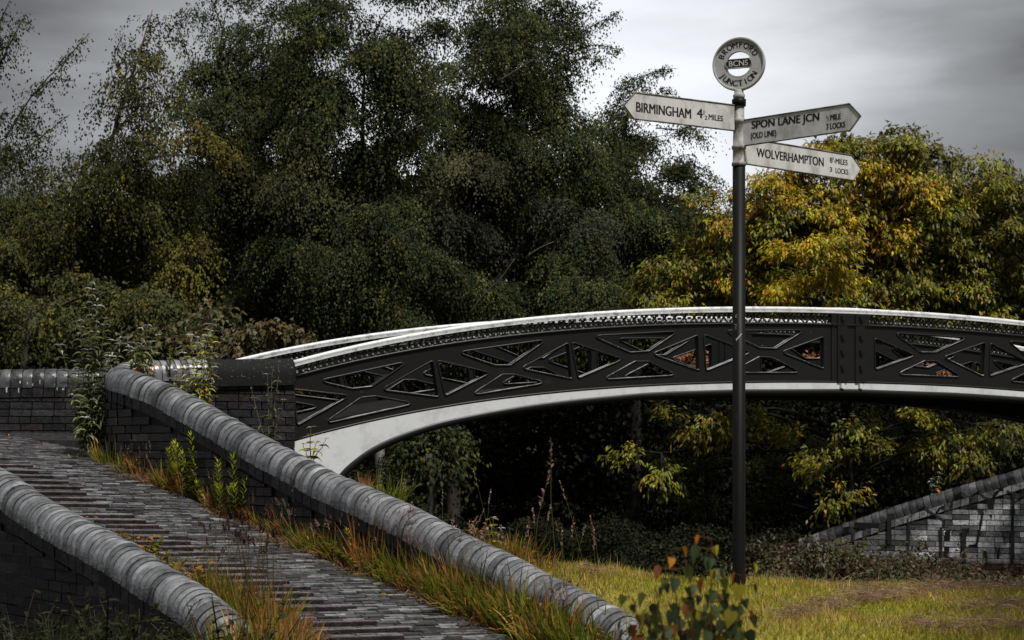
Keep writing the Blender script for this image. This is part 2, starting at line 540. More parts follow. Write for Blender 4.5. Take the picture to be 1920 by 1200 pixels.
def coping(m, pts, S, r=.150, skirt=.052, step=.066, gap=.013, s_from=0, s_to=None, base=(.165, .17, .18), var=.40, nseg=14, tiltv=.03):
    """half-round coping bricks laid one by one along the ridge line pts"""
    S = np.array(S)
    s_to = S[-1] if s_to is None else s_to
    A = np.array([list(p) for p in pts])
    def at(s):
        return V([np.interp(s, S, A[:, k]) for k in range(3)])
    def frame(s, e=.04):
        t = (at(min(s + e, S[-1])) - at(max(s - e, 0))).normalized()
        sd = V((t.y, -t.x, 0)).normalized()
        return t, sd, sd.cross(t)
    prof = [(-r, -skirt)] + [(-r * math.cos(math.pi * k / nseg), r * math.sin(math.pi * k / nseg)) for k in range(nseg + 1)] + [(r, -skirt)]
    def ring(s, kk, dx, dz, sk):
        t, sd, up = frame(s)
        c = at(s) - up * r
        return [c + sd * (a * kk + dx) + up * (b * kk + dz) + t * (sk * a) for a, b in prof]
    # mortar bed just below the brick faces
    m.col = (.022, .022, .022); m.smooth = False
    prev = None
    s = s_from
    while s <= s_to + 1e-6:
        R = [m.vert(p) for p in ring(s, .905, 0, 0, 0)]
        if prev:
            for k in range(len(R) - 1):
                m.face((prev[k], prev[k + 1], R[k + 1], R[k]))
        prev = R
        s += .06
    s = s_from
    while s < s_to - step * .5:
        st = step * random.uniform(.9, 1.1)
        s1 = min(s + st, s_to)
        kk = 1 + random.uniform(-.016, .016); dx = random.uniform(-.004, .004); dz = random.uniform(-.004, .004); sk = random.uniform(-tiltv, tiltv)
        g = gap * random.uniform(.6, 1.3)
        kq = random.choice((.45, .55, 1.5)) if random.random() < .16 else 1.0
        m.col = jit(tuple(q * kq for q in base), var)
        A_ = ring(s + g / 2, kk, dx, dz, sk); B_ = ring(s1 - g / 2, kk, dx, dz, sk)
        e_ = min(.016, (s1 - s) * .22)
        R4 = [ring(s + g / 2, kk * .980, dx, dz, sk), ring(s + g / 2 + e_, kk, dx, dz, sk), ring(s1 - g / 2 - e_, kk * 1.004, dx, dz, sk), ring(s1 - g / 2, kk * .980, dx, dz, sk)]
        I4 = [[m.vert(p) for p in R_] for R_ in R4]
        m.smooth = True
        for ia, ib in zip(I4, I4[1:]):
            for k in range(len(ia) - 1):
                m.face((ia[k], ib[k], ib[k + 1], ia[k + 1]))
        A_, B_ = R4[0], R4[3]
        m.smooth = False
        m.poly(A_[::-1]); m.poly(B_)
        s = s1

# ---- ramp wall beside the lawn, with its rounded turn onto the bridge
rp, rS = catmull([P(*q) for q in RIDGE], .03)
ep, eS = catmull([P(*q) for q in EDGE], .05)
E_arr = np.array([list(p) for p in ep])
def path_z_near(p):
    i = int(np.argmin((E_arr[:, 0] - p.x) ** 2 + (E_arr[:, 1] - p.y) ** 2))
    return E_arr[i, 2]
def make_ramp_wall():
    root = thing('ramp_wall', 'dark brick ramp wall with half-round coping that curls round to the iron bridge', 'wall', (rp[0].x, rp[0].y, 0))
    sk = .206
    zt = lambda i: rp[i].z - sk + .004
    zb = lambda i: min(path_z_near(rp[i]) - .1, rp[i].z - .5)
    m = MB()
    wall_core(m, rp, .122, lambda i: min(zb(i), -1.4), zt)
    wall_face(m, rp, +1, .144, zb, zt)
    wall_face(m, rp, -1, .144, lambda i: zt(i) - .7 if rp[i].x < -1.5 else zt(i) - .35, zt)
    m.build('brickwork', M_brick, root)
    c = MB()
    s_blk = [i for i in range(len(rp)) if (rp[i].x / rp[i].y * F + 960) < 392][0]
    coping(c, rp, rS, s_from=rS[s_blk])
    c.build('coping', M_coping, root)
    # single long end stone at the bridge
    b = MB(); r = .168; n = 16
    rows = []
    for i in range(0, s_blk + 1):
        t = (rp[min(i + 1, s_blk)] - rp[max(i - 1, 0)]).normalized(); sd = V((t.y, -t.x, 0)).normalized(); up = sd.cross(t)
        cc = rp[i] - up * r
        pr = [(-r - .008, -.10)] + [(-(r + .008) * math.cos(math.pi * k / n), r * math.sin(math.pi * k / n)) for k in range(n + 1)] + [(r + .008, -.10)]
        rows.append([b.vert(cc + sd * x + up * y) for x, y in pr])
    b.smooth = True
    for A, B in zip(rows, rows[1:]):
        for k in range(len(A) - 1):
            b.face((A[k], B[k], B[k + 1], A[k + 1]))
    b.smooth = False
    b.face(rows[0][::-1]); b.face(rows[-1])
    e = b.build('end_stone', M_stone, root)
    e['label'] = 'long dark coping stone spotted with pale lichen at the bridge end'
make_ramp_wall()

# ---- lower wall on the near side of the ramp
lp, lS = catmull([P(*q) for q in LRIDGE], .03)
def make_lower_wall():
    root = thing('parapet_wall', 'low dark brick wall with half-round coping on the near side of the ramp, lower left', 'wall', (lp[0].x, lp[0].y, 0))
    zt = lambda i: lp[i].z - .206 + .004
    m = MB()
    wall_core(m, lp, .122, lambda i: -1.2, zt)
    wall_face(m, lp, +1, .144, lambda i: max(-1.0, zt(i) - 1.3), zt)
    wall_face(m, lp, -1, .144, lambda i: zt(i) - .4, zt)
    m.build('brickwork', M_brick, root)
    c = MB(); coping(c, lp, lS, base=(.17, .175, .185))
    c.build('coping', M_coping, root)
make_lower_wall()

# ---- far wall of the landing, running to the far girder
FAR = [P(-260, 700, 16.7), P(0, 693, 16.75), P(190, 690, 16.85), P(300, 685, 16.95), P(381, 680, 17.04)]
fp, fS = catmull(FAR, .04)
def make_far_wall():
    root = thing('landing_wall', 'dark brick landing wall with whitewash splashes under its half-round coping, far left', 'wall', (fp[0].x, fp[0].y, 0))
    zt = lambda i: fp[i].z - .206 + .004
    m = MB()
    wall_core(m, fp, .122, lambda i: .2, zt)
    wall_face(m, fp, +1, .144, lambda i: .95, zt)
    m.build('brickwork', M_brick, root)
    c = MB(); coping(c, fp, fS, base=(.075, .078, .082), step=.11)
    c.build('coping', M_coping, root)
    w = MB(); w.col = (.48, .49, .50)
    for px in np.arange(12, 118, 9.5):
        for _ in range(random.choice((0, 1, 1, 2))):
            Y = 16.6
            x = px + random.uniform(-4, 4); y0 = random.uniform(712, 728); L = random.uniform(3, 11); ww = random.uniform(1, 3)
            a = P(x, y0, Y)
            q = [P(x - ww * .6, y0, Y), P(x + ww, y0 - 2, Y), P(x + ww * .5, y0 + L, Y), P(x - ww * .4, y0 + L * .8, Y)]
            # brought onto the wall face itself
            w.poly([V((p.x, np.interp(p.x, [q_.x for q_ in fp], [q_.y for q_ in fp]) - (.154 if y0 < 722 else .149), p.z)) for p in q])
    w.build('whitewash_splash', M_brick, root)
make_far_wall()

# ---- painted wall across the canal
PW = [P(1430, 1036, 23.2), P(1503, 1010, 23.0), P(1601, 975, 22.73), P(1709, 939, 22.43), P(1812, 908, 22.14), P(1920, 877, 21.84), P(2060, 832, 21.45), P(2300, 752, 20.75), P(2420, 712, 20.4)]
pp, pS = catmull(PW, .05)
def make_painted_wall():
    root = thing('painted_wall', 'sloping brick wall painted white with black graffiti across the canal', 'wall', (pp[0].x, pp[0].y, -1.2))
    zt = lambda i: pp[i].z - .191 + .004
    WH = [(.62, .64, .67), (.46, .475, .495), (.70, .72, .74), (.30, .305, .315), (.56, .575, .59), (.14, .14, .145)]
    m = MB()
    wall_core(m, pp, .122, lambda i: -1.3, zt, (.03, .03, .03))
    class _C(list): pass
    wall_face(m, pp, +1, .144, lambda i: -1.25, zt, WH)
    # the bottom courses carry a faded red-brown band of paint, the upper ones worn dark
    c = np.array(m.c); v = np.array(m.v)
    top = np.interp(v[:, 0], [q.x for q in pp], [q.z for q in pp])
    for i in range(len(m.v)):
        if c[i].max() > .1:
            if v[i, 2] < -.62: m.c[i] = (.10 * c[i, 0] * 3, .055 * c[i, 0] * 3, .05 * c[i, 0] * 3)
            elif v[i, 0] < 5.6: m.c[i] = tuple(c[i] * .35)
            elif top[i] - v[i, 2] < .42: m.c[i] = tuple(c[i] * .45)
    m.build('brickwork', M_brick, root)
    cp = MB(); coping(cp, pp, pS, base=(.055, .055, .058), var=.7, step=.11, r=.125)
    cp.build('coping', M_coping, root)
    # graffiti: black strokes on the wall's face
    g = MB(); g.col = (.008, .008, .008)
    X_ = [q.x for q in pp]; Y_ = [q.y for q in pp]
    def onw(px, py):
        u = (px - 960) / F
        y = 22.4
        for _ in range(8):
            y = np.interp(u * y, X_, Y_) - .154
        return V((u * y, y, ZC - (py - YH) / F * y))
    def stroke(pts, w):
        for (a, b) in zip(pts, pts[1:]):
            A = onw(*a); B = onw(*b)
            d = (B - A).normalized(); n = V((-d.z, 0, d.x)) * (w * .75)
            g.prism([A - n, B - n, B + n, A + n], V((0, -.004, 0)))
    k = 4.364
    def z(*pts): return [(1480 + x / k, 860 + y / k) for x, y in pts]
    stroke(z((980, 820), (980, 490), (1110, 400), (1270, 500), (1272, 560)), .035)
    stroke(z((1250, 560), (1256, 880)), .05)
    stroke(z((1210, 450), (1240, 400), (1330, 405), (1345, 330), (1410, 285), (1450, 320)), .035)
    stroke(z((1450, 395), (1560, 400), (1590, 450), (1540, 710), (1470, 720)), .035)
    stroke(z((1440, 570), (1450, 880)), .07)
    stroke(z((1600, 740), (1625, 850)), .03)
    stroke(z((1680, 320), (1720, 270), (1790, 245), (1850, 280), (1840, 520), (1838, 860)), .06)
    stroke(z((1850, 370), (1925, 320)), .04)
    stroke(z((1500, 310), (1560, 270), (1620, 320)), .035)
    stroke(z((530, 540), (815, 552), (830, 700)), .05)
    stroke(z((440, 580), (500, 570), (530, 610), (530, 680)), .045)
    stroke(z((830, 450), (832, 700)), .07)
    for tri in ([(1605, 320), (1685, 330), (1650, 515)], [(1270, 600), (1320, 570), (1300, 860), (1265, 860)], [(1450, 320), (1490, 320), (1490, 400), (1450, 400)],
                [(1095, 735), (1112, 655), (1130, 740)], [(1435, 570), (1478, 570), (1445, 650)], [(1700, 760), (1722, 720), (1715, 870), (1695, 870)]):
        q = [onw(1480 + x / k, 860 + y / k) for x, y in tri]
        g.prism(q, V((0, -.004, 0)))
    g.build('graffiti', M_letter, root)
make_painted_wall()

# ------------------------------------------------------------------ ramp path of brick courses
PATH_W = 2.10
ROW = V((1, .6, 0)).normalized()
def make_path():
    m = MB()
    Sx = np.array(eS); A = np.array([list(p) for p in ep])
    at = lambda s: V([np.interp(s, Sx, A[:, k]) for k in range(3)])
    # bed
    m.col = (.014, .014, .013)
    prev = None
    rise = .055
    for s in np.arange(0, Sx[-1], .15):
        p = at(s); q = p - ROW * PATH_W + V((0, 0, rise))
        e0 = p + ROW * .25 - V((0, 0, .03)); e1 = q - ROW * .1 - V((0, 0, .02))
        R = [m.vert(e0 - V((0, 0, .014))), m.vert(e1 - V((0, 0, .014))), m.vert(e1 - V((0, 0, .5))), m.vert(e0 - V((0, 0, .5)))]
        if prev:
            m.face((prev[0], prev[1], R[1], R[0])); m.face((prev[1], prev[2], R[2], R[1])); m.face((prev[3], prev[0], R[0], R[3]))
        prev = R
    s = .03; row = 0
    PC = [(.075, .078, .082), (.11, .114, .12), (.05, .052, .056), (.18, .187, .195), (.026, .026, .028), (.06, .06, .06)]
    pitch = .038
    while s < Sx[-1] - .1:
        p = at(s); t = (at(s + .06) - at(max(0, s - .06))).normalized()
        e = (-(ROW * PATH_W) + V((0, 0, rise))).normalized()
        up = e.cross(t); up = up if up.z > 0 else -up
        t2 = up.cross(e).normalized()
        hw = pitch / 2 * abs(t.dot(t2)) - .0026
        raised = row % 5 == 0
        x = -random.uniform(0, .15) - random.uniform(0, .03) - .1
        while x < PATH_W - .30:
            L = .15 * random.uniform(.85, 1.15)
            mid = x + L / 2
            h = random.uniform(-.0035, .0035)
            strip = False
            worn = random.random() < .06
            cl = jit(random.choice(PC), .35)
            if raised:
                cl = (cl[0] * 1.05, cl[1] * .90, cl[2] * .92)
                if .98 < mid < 1.46 and (row // 5) % 9 != 6:
                    h = .016; strip = True
            if worn: h -= .008
            if row % 5 == 1 and .98 < mid < 1.47: h -= .008
            m.col = (.032, .027, .028) if strip else cl  # dark body paints in the shadow line below each raised strip
            c = p + e * mid + up * (h - .03)
            tl = random.uniform(-.012, .012)
            ax = (e + up * tl).normalized()
            m.obox(c, ax, t2, up, L / 2 - (.001 if strip else .004), hw * (.8 if strip else 1), .03)
            if strip:                     # arris worn through to the pink clay
                m.col = jit((.15, .118, .122), .25)
                m.obox(c + up * .0325, ax, t2, up, L / 2 - .001, hw * .82, .0028)
            x += L
        s += pitch; row += 1
    tag(m.build('path', M_paver), kind='structure')
    # paved landing between the turn of the wall and the bridge
    l = MB(); l.col = (.028, .027, .028)
    top = [P(-260, 818, 16.3), P(40, 824, 16.3), P(150, 838, 15.75), V((-3.9, 15.5, .98)), V((-3.3, 15.7, 1.0)), V((-2.2, 15.99, 1.0)), V((-3.2, 16.95, 1.02)), V((-4.3, 16.72, 1.08)), V((-5.4, 16.63, 1.08)), V((-7, 16.58, 1.08))]
    l.prism([V((p.x, p.y, p.z)) for p in top][::-1], V((0, 0, -.4)))
    tag(l.build('landing', M_paver), kind='structure')
make_path()

# ------------------------------------------------------------------ iron footbridge
TH = math.radians(20)
CT, ST = math.cos(TH), math.sin(TH)
BX, BY, BW = 3.78, 18.0, 1.63
ADIR = V((CT, ST, 0)); WDIR = V((-1.1, 1.2, 0)).normalized()      # the two girders are set slightly askew
def br(px, py):
    """photograph pixel -> (distance along the near girder from its crown, height)"""
    u = (px - 960) / F
    s = (u * BY - BX) / (CT - u * ST)
    Y = BY + s * ST
    return s, ZC - (py - YH) / F * Y
def b3(s, z, d=0):
    """girder coordinates -> space; d runs across the deck, away from the viewer"""
    return V((BX, BY, 0)) + ADIR * s + WDIR * d + V((0, 0, z))

def even_fit(pts, deg=3):
    q = np.array([br(*p) for p in pts])
    A = np.stack([q[:, 0] ** (2 * k) for k in range(deg)], 1)
    co = np.linalg.lstsq(A, q[:, 1], rcond=None)[0]
    return lambda s: sum(co[k] * np.asarray(s, dtype=float) ** (2 * k) for k in range(deg))

rail_top = even_fit([(541.7, 676.7), (646.7, 651.7), (746.7, 631.7), (846.7, 615), (946.7, 600), (1046.7, 586.7), (1120, 581.2), (1225, 575), (1372, 572.3), (1440, 573.8), (1555, 577), (1620, 580.5), (1740, 587.5), (1920, 607.5)])
lat_bot = even_fit([(543, 706.7), (646.7, 681.7), (746.7, 663), (846.7, 645), (946.7, 631.7), (1120, 615), (1225, 606), (1372, 606), (1440, 608), (1552, 610), (1740, 619)])
web_bot = even_fit([(563, 823), (646.7, 800), (746.7, 778), (846.7, 761.7), (946.7, 748), (1046.7, 737), (1150, 725), (1225, 721), (1372, 717.5), (1440, 716), (1552, 716), (1740, 727)])
_wb = [br(*p) for p in [(560, 1010), (600, 940), (640, 888), (666.7, 863), (700, 840), (746.7, 818), (813, 796), (880, 780.7), (980, 763), (1075, 751), (1150, 743.8), (1225, 737.5), (1372, 732.5), (1440, 732), (1552, 731.5)]]
_ws = np.array([q[0] for q in _wb]); _wz = np.array([q[1] for q in _wb])
def white_bot(s):
    a = -np.abs(np.asarray(s, dtype=float))
    return np.interp(a, _ws, _wz)
_wc, _ = catmull([V((s, 0, z)) for s, z in _wb] + [V((0, 0, _wz[-1] + .004))], .05)
_wcs = np.array([p.x for p in _wc]); _wcz = np.array([p.z for p in _wc])
def white_bot(s):
    return np.interp(-np.abs(np.asarray(s, dtype=float)), _wcs, _wcz)

S_END = -br(543, 700)[0]
def round_poly(pts, r, n=5):
    out = []
    m = len(pts)
    for i in range(m):
        p0, p1, p2 = np.array(pts[i - 1]), np.array(pts[i]), np.array(pts[(i + 1) % m])
        a = p0 - p1; b = p2 - p1
        la, lb = np.linalg.norm(a), np.linalg.norm(b)
        a /= la; b /= lb
        ang = math.acos(np.clip(a.dot(b), -1, 1))
        d = min(r / math.tan(ang / 2), la * .45, lb * .45)
        s0 = p1 + a * d; s1 = p1 + b * d
        for k in range(n + 1):
            t = k / n
            out.append(tuple((1 - t) ** 2 * s0 + 2 * t * (1 - t) * p1 + t * t * s1))
    return out
c4 = lambda *p: [(480 + x / 3, 560 + y / 3) for x, y in p]
c5 = lambda *p: [(1000 + x / 4, 560 + y / 4) for x, y in p]
c6 = lambda *p: [(1440 + x / 4, 560 + y / 4) for x, y in p]
OPEN_PX = [
    c4((210, 512), (520, 546), (228, 712)), c4((345, 462), (850, 352), (640, 492), (540, 504)), c4((700, 512), (985, 350), (1018, 552)), c4((372, 706), (590, 560), (660, 552), (890, 590)),
    c4((1016, 350), (1310, 418), (1060, 545)), c4((1125, 302), (1630, 230), (1420, 372), (1340, 372)), c4((1485, 392), (1748, 250), (1768, 450)), c4((1200, 545), (1385, 430), (1440, 430), (1628, 474)),
    c5((280, 330), (658, 455), (330, 594)), c5((432, 280), (1072, 246), (850, 392), (720, 400)), c5((882, 416), (1222, 276), (1230, 538)), c5((508, 608), (760, 476), (850, 476), (1064, 575)),
    c5((1272, 272), (1620, 404), (1288, 540)), c5((1418, 240), (1760 + 260, 238), (1800, 372), (1690, 366)), c6((90, 402), (404, 288), (402, 524)), c5((1466, 556), (1690, 442), (1770, 446), (2000, 556)),
]
OPENINGS = [[br(*p) for p in o] for o in OPEN_PX]
def grow(o, e=.009):
    cx = sum(p[0] for p in o) / len(o); cy = sum(p[1] for p in o) / len(o)
    return [(x + e * (x - cx) / math.hypot(x - cx, y - cy) * 1.3, y + e * (y - cy) / math.hypot(x - cx, y - cy)) for x, y in o]
OPENINGS = [round_poly(grow(o), .026) for o in OPENINGS]
OPENINGS += [[(-s, z) for s, z in o][::-1] for o in OPENINGS]

def filled(outer, holes, depth):
    cu = bpy.data.curves.new('outline', 'CURVE')
    cu.dimensions = '2D'; cu.fill_mode = 'BOTH'; cu.extrude = depth
    for loop in [outer] + holes:
        sp = cu.splines.new('POLY'); sp.points.add(len(loop) - 1)
        for q, (a, b) in zip(sp.points, loop):
            q.co = (a, b, 0, 1)
        sp.use_cyclic_u = True
    ob = bpy.data.objects.new('outline', cu); COL.objects.link(ob)
    dg = bpy.context.evaluated_depsgraph_get(); dg.update()
    me = bpy.data.meshes.new_from_object(ob.evaluated_get(dg))
    vs = [tuple(v.co) for v in me.vertices]; fs = [tuple(p.vertices) for p in me.polygons]
    bpy.data.objects.remove(ob); bpy.data.curves.remove(cu); bpy.data.meshes.remove(me)
    return vs, fs

def make_bridge():
    base = b3(-S_END, 0)
    root = thing('footbridge', 'arched black and white cast-iron footbridge with pierced X-pattern parapets', 'footbridge', base)
    ss = np.linspace(-S_END, S_END, 97)
    web_v, web_f = filled([(s, float(web_bot(s))) for s in ss] + [(s, float(lat_bot(s))) for s in ss[::-1]], OPENINGS, .02)
    for gi, d0 in enumerate((0.0, BW)):
        g = MB()
        i0 = len(g.v)
        for a, b, c in web_v:
            g.vert(b3(a, b, d0 + c))
        for f in web_f:
            g.face([i0 + k for k in f])
        # raised mouldings round each opening, along the top and bottom of the web
        for o in OPENINGS:
            zc = sum(q[1] for q in o) / len(o)
            for e in (-.022, .022):
                f0 = len(g.f)
                g.tube([b3(s, z, d0 + e) for s, z in o], .0095, 8, closed=True)
                # sky highlight painted in pale colour on the upper side of each lower rim
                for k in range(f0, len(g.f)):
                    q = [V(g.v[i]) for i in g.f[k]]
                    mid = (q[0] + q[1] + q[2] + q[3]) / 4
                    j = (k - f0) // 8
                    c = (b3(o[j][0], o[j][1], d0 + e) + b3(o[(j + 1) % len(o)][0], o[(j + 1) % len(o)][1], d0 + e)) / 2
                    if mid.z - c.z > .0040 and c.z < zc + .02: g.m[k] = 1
        g.mat = 0
        for e in (-.024, .024):
            g.tube([b3(s, float(lat_bot(s)), d0 + e) for s in ss], .016, 6)
            g.tube([b3(s, float(web_bot(s)) + .006, d0 + e) for s in ss], .014, 6)
        # upright ribs between the bays
        g_obj = g.build('girder', [M_iron, M_glint], root)
        if gi == 0: g_obj['label'] = 'near girder of black cast iron'
        else: g_obj['label'] = 'far girder of black cast iron'
        # pierced lattice under the handrail
        l = MB()
        h0 = lambda s: float(lat_bot(s)) + .010
        h1 = lambda s: float(rail_top(s)) - .058
        pitch = .119
        cs = .24
        n = int((S_END * 2) / pitch) + 2
        for k in range(-2, n):
            for sg in (1, -1):
                sa = -S_END + .1 + k * pitch
                hgt = h1(sa) - h0(sa)
                sb = sa + sg * hgt * .92
                # clip to the girder and the solid centre plate
                for (A, B) in [(sa, sb)]:
                    if abs(A) > S_END - .04 or abs(B) > S_END - .04 or (abs(A) < cs and abs(B) < cs) : continue
                    if min(abs(A), abs(B)) < cs - .09: continue
                    p = b3(A, h0(A) - .01, d0); q = b3(B, h1(B) + .01, d0)
                    t = (q - p); ln = t.length; t.normalize()
                    l.obox((p + q) / 2, t, WDIR, t.cross(WDIR), ln / 2, .007 + .001 * sg, .0095)
                    mid = (p + q) / 2
            # pellet bosses at the crossings
            sa = -S_END + .1 + k * pitch
            for fr, shift in ((.5, 0), (.98, .5), (.02, .5), (.26, .26), (.26, -.26), (.76, .26), (.76, -.26)):
                s_ = sa + shift * pitch
                if abs(s_) > S_END - .06 or abs(s_) < cs: continue
                z_ = h0(s_) + (h1(s_) - h0(s_)) * fr
                rr = .015 if fr == .5 else .010
                l.mat = 1 if fr != .5 else 0  # pale bosses paint in the sky glints of the lattice
                l.obox(b3(s_, z_, d0), ADIR, WDIR, V((0, 0, 1)), rr * .8, .013, rr * .8)
                l.mat = 0
        l.build('lattice', [M_iron, M_glint], g_obj)
        # white handrail with a flat lip beneath
        r = MB()
        zz = np.array([float(rail_top(s)) for s in ss])
        r.tube([b3(s, z - .027, d0) for s, z in zip(ss, zz)], [.027 if abs(s) > .26 else .031 for s in ss], 14)
        for a, b in zip(range(len(ss) - 1), range(1, len(ss))):
            q = []
            for i in (a, b):
                for dd, dz in ((-.034, -.062), (.034, -.062), (.034, -.050), (-.034, -.050)):
                    q.append(b3(ss[i], zz[i] + dz, d0 + dd))
            r.box8([q[0], q[4], q[5], q[1]], [q[3], q[7], q[6], q[2]])
        r.build('handrail', M_rail, g_obj)
        # white arch band
        sw = np.concatenate([np.linspace(-S_END - .0, -S_END + 2.2, 40), np.linspace(-S_END + 2.3, S_END - 2.3, 60), np.linspace(S_END - 2.2, S_END, 40)])
        w = MB()
        for a, b in zip(sw, sw[1:]):
            za0, za1, zb0, zb1 = float(white_bot(a)), float(web_bot(a)) - .006, float(white_bot(b)), float(web_bot(b)) - .006
            w.prism([b3(a, za0, d0 - .032), b3(b, zb0, d0 - .032), b3(b, zb1, d0 - .032), b3(a, za1, d0 - .032)][::-1], WDIR * .064)
        w.build('arch_band', M_white, g_obj)
        # rounded black flange under the arch
        t = MB()
        mid = [s for s in sw]
        t.tube([b3(s, float(white_bot(s)) - .018, d0) for s in mid], .044, 10)
        t.build('arch_flange', M_iron, g_obj)
        # bolted joint plates where the two castings meet at the crown
        c = MB()
        sl, sr = br(1552, 700)[0], br(1622, 700)[0]
        hw = (sr - sl) / 2
        zt_, zb_ = float(rail_top(0)) - .063, float(web_bot(0)) + .002
        c.obox(b3(0, (zt_ + zb_) / 2, d0), ADIR, WDIR, V((0, 0, 1)), hw, .034, (zt_ - zb_) / 2)
        for e in (-1, 1):
            for sx in (-.115, .115):
                c.obox(b3(sx, (zt_ + zb_) / 2 - .002, d0 + e * .036), ADIR, WDIR, V((0, 0, 1)), .062, .012, (zt_ - zb_) / 2 - .004)
            c.obox(b3(0, float(lat_bot(0)), d0 + e * .036), ADIR, WDIR, V((0, 0, 1)), hw, .016, .008)
        c.build('joint_plate', M_iron, g_obj)
        for e in (-1, 1):
            for sx in (-.12, .12):
                for py in (598, 633, 661, 690):
                    z_ = br(1590, py)[1]
                    k = MB()
                    k.obox(b3(sx, z_, d0 + e * .058), ADIR, WDIR, V((0, 0, 1)), .021, .014, .021)
                    if gi == 0 and e == -1: k.build('bolt', M_iron, g_obj)
                z_ = br(1590, 724)[1]
                k = MB()
                k.obox(b3(sx, z_, d0 + e * .046), ADIR, WDIR, V((0, 0, 1)), .022, .016, .026)
                if gi == 0 and e == -1: k.build('bolt', M_white, g_obj)
    # deck plates between the girders, ribs beneath
    dk = MB()
    sd = np.linspace(-S_END, S_END, 49)
    for a, b in zip(sd, sd[1:]):
        za, zb = float(web_bot(a)), float(web_bot(b))
        dk.prism([b3(a, za - .10, .045), b3(b, zb - .10, .045), b3(b, zb + .055, .045), b3(a, za + .055, .045)][::-1], WDIR * (BW - .09))
    for s in np.arange(-S_END + .3, S_END, .23):
        z = float(web_bot(s)) - .115
        dk.obox(b3(s, z, BW / 2), ADIR, WDIR, V((0, 0, 1)), .025, BW / 2 - .06, .018)
    dk.c = [(.012, .0115, .011)] * len(dk.v)
    dk.build('deck', M_soil, root)
    # brick abutments
    for sg in (-1, 1):
        ab = MB()
        s0 = sg * (S_END + .02)
        ab.col = (.02, .02, .02)
        a = [b3(s0, -1.4, -.1), b3(s0 + sg * 1.2, -1.4, -.1), b3(s0 + sg * 1.2, -1.4, BW + .1), b3(s0, -1.4, BW + .1)]
        if sg < 0: a = a[::-1]
        ab.box8(a, [p + V((0, 0, 2.36)) for p in a])
        ab.build('abutment', M_brick, root)
make_bridge()

# ------------------------------------------------------------------ signpost
_txt_cache = {}
def text_geo(s, bold=.0):
    key = (s, bold)
    if key in _txt_cache: return _txt_cache[key]
    cu = bpy.data.curves.new('words', 'FONT')
    cu.body = s; cu.size = 1; cu.extrude = 0; cu.offset = bold; cu.resolution_u = 4
    ob = bpy.data.objects.new('words', cu); COL.objects.link(ob)
    dg = bpy.context.evaluated_depsgraph_get(); dg.update()
    me = bpy.data.meshes.new_from_object(ob.evaluated_get(dg))
    vs = np.array([tuple(v.co) for v in me.vertices]); fs = [tuple(p.vertices) for p in me.polygons]
    bpy.data.objects.remove(ob); bpy.data.curves.remove(cu); bpy.data.meshes.remove(me)
    _txt_cache[key] = (vs, fs)
    return vs, fs

def put_text(m, s, fn, a0, a1, z0, z1, bold=.012):
    """letters fitted to the rectangle a0..a1 by z0..z1 of a plate whose surface is fn(a, z)"""
    vs, fs = text_geo(s, 0)
    lo, hi = vs.min(0), vs.max(0)
    wt = abs(z1 - z0) * bold * (1 if a1 > a0 else -1)       # stroke weight: the same letters laid again a hair to either side
    for c_, sh in enumerate((-wt, 0, wt)):
        i0 = len(m.v)
        for v in vs:
            a = a0 + wt + sh + (v[0] - lo[0]) / (hi[0] - lo[0]) * (a1 - a0 - 2 * wt); z = z0 + (v[1] - lo[1]) / (hi[1] - lo[1]) * (z1 - z0)
            m.vert(fn(a, z) + V((0, -.00025 * c_, 0)))
        for f in fs:
            m.face([i0 + k for k in f])

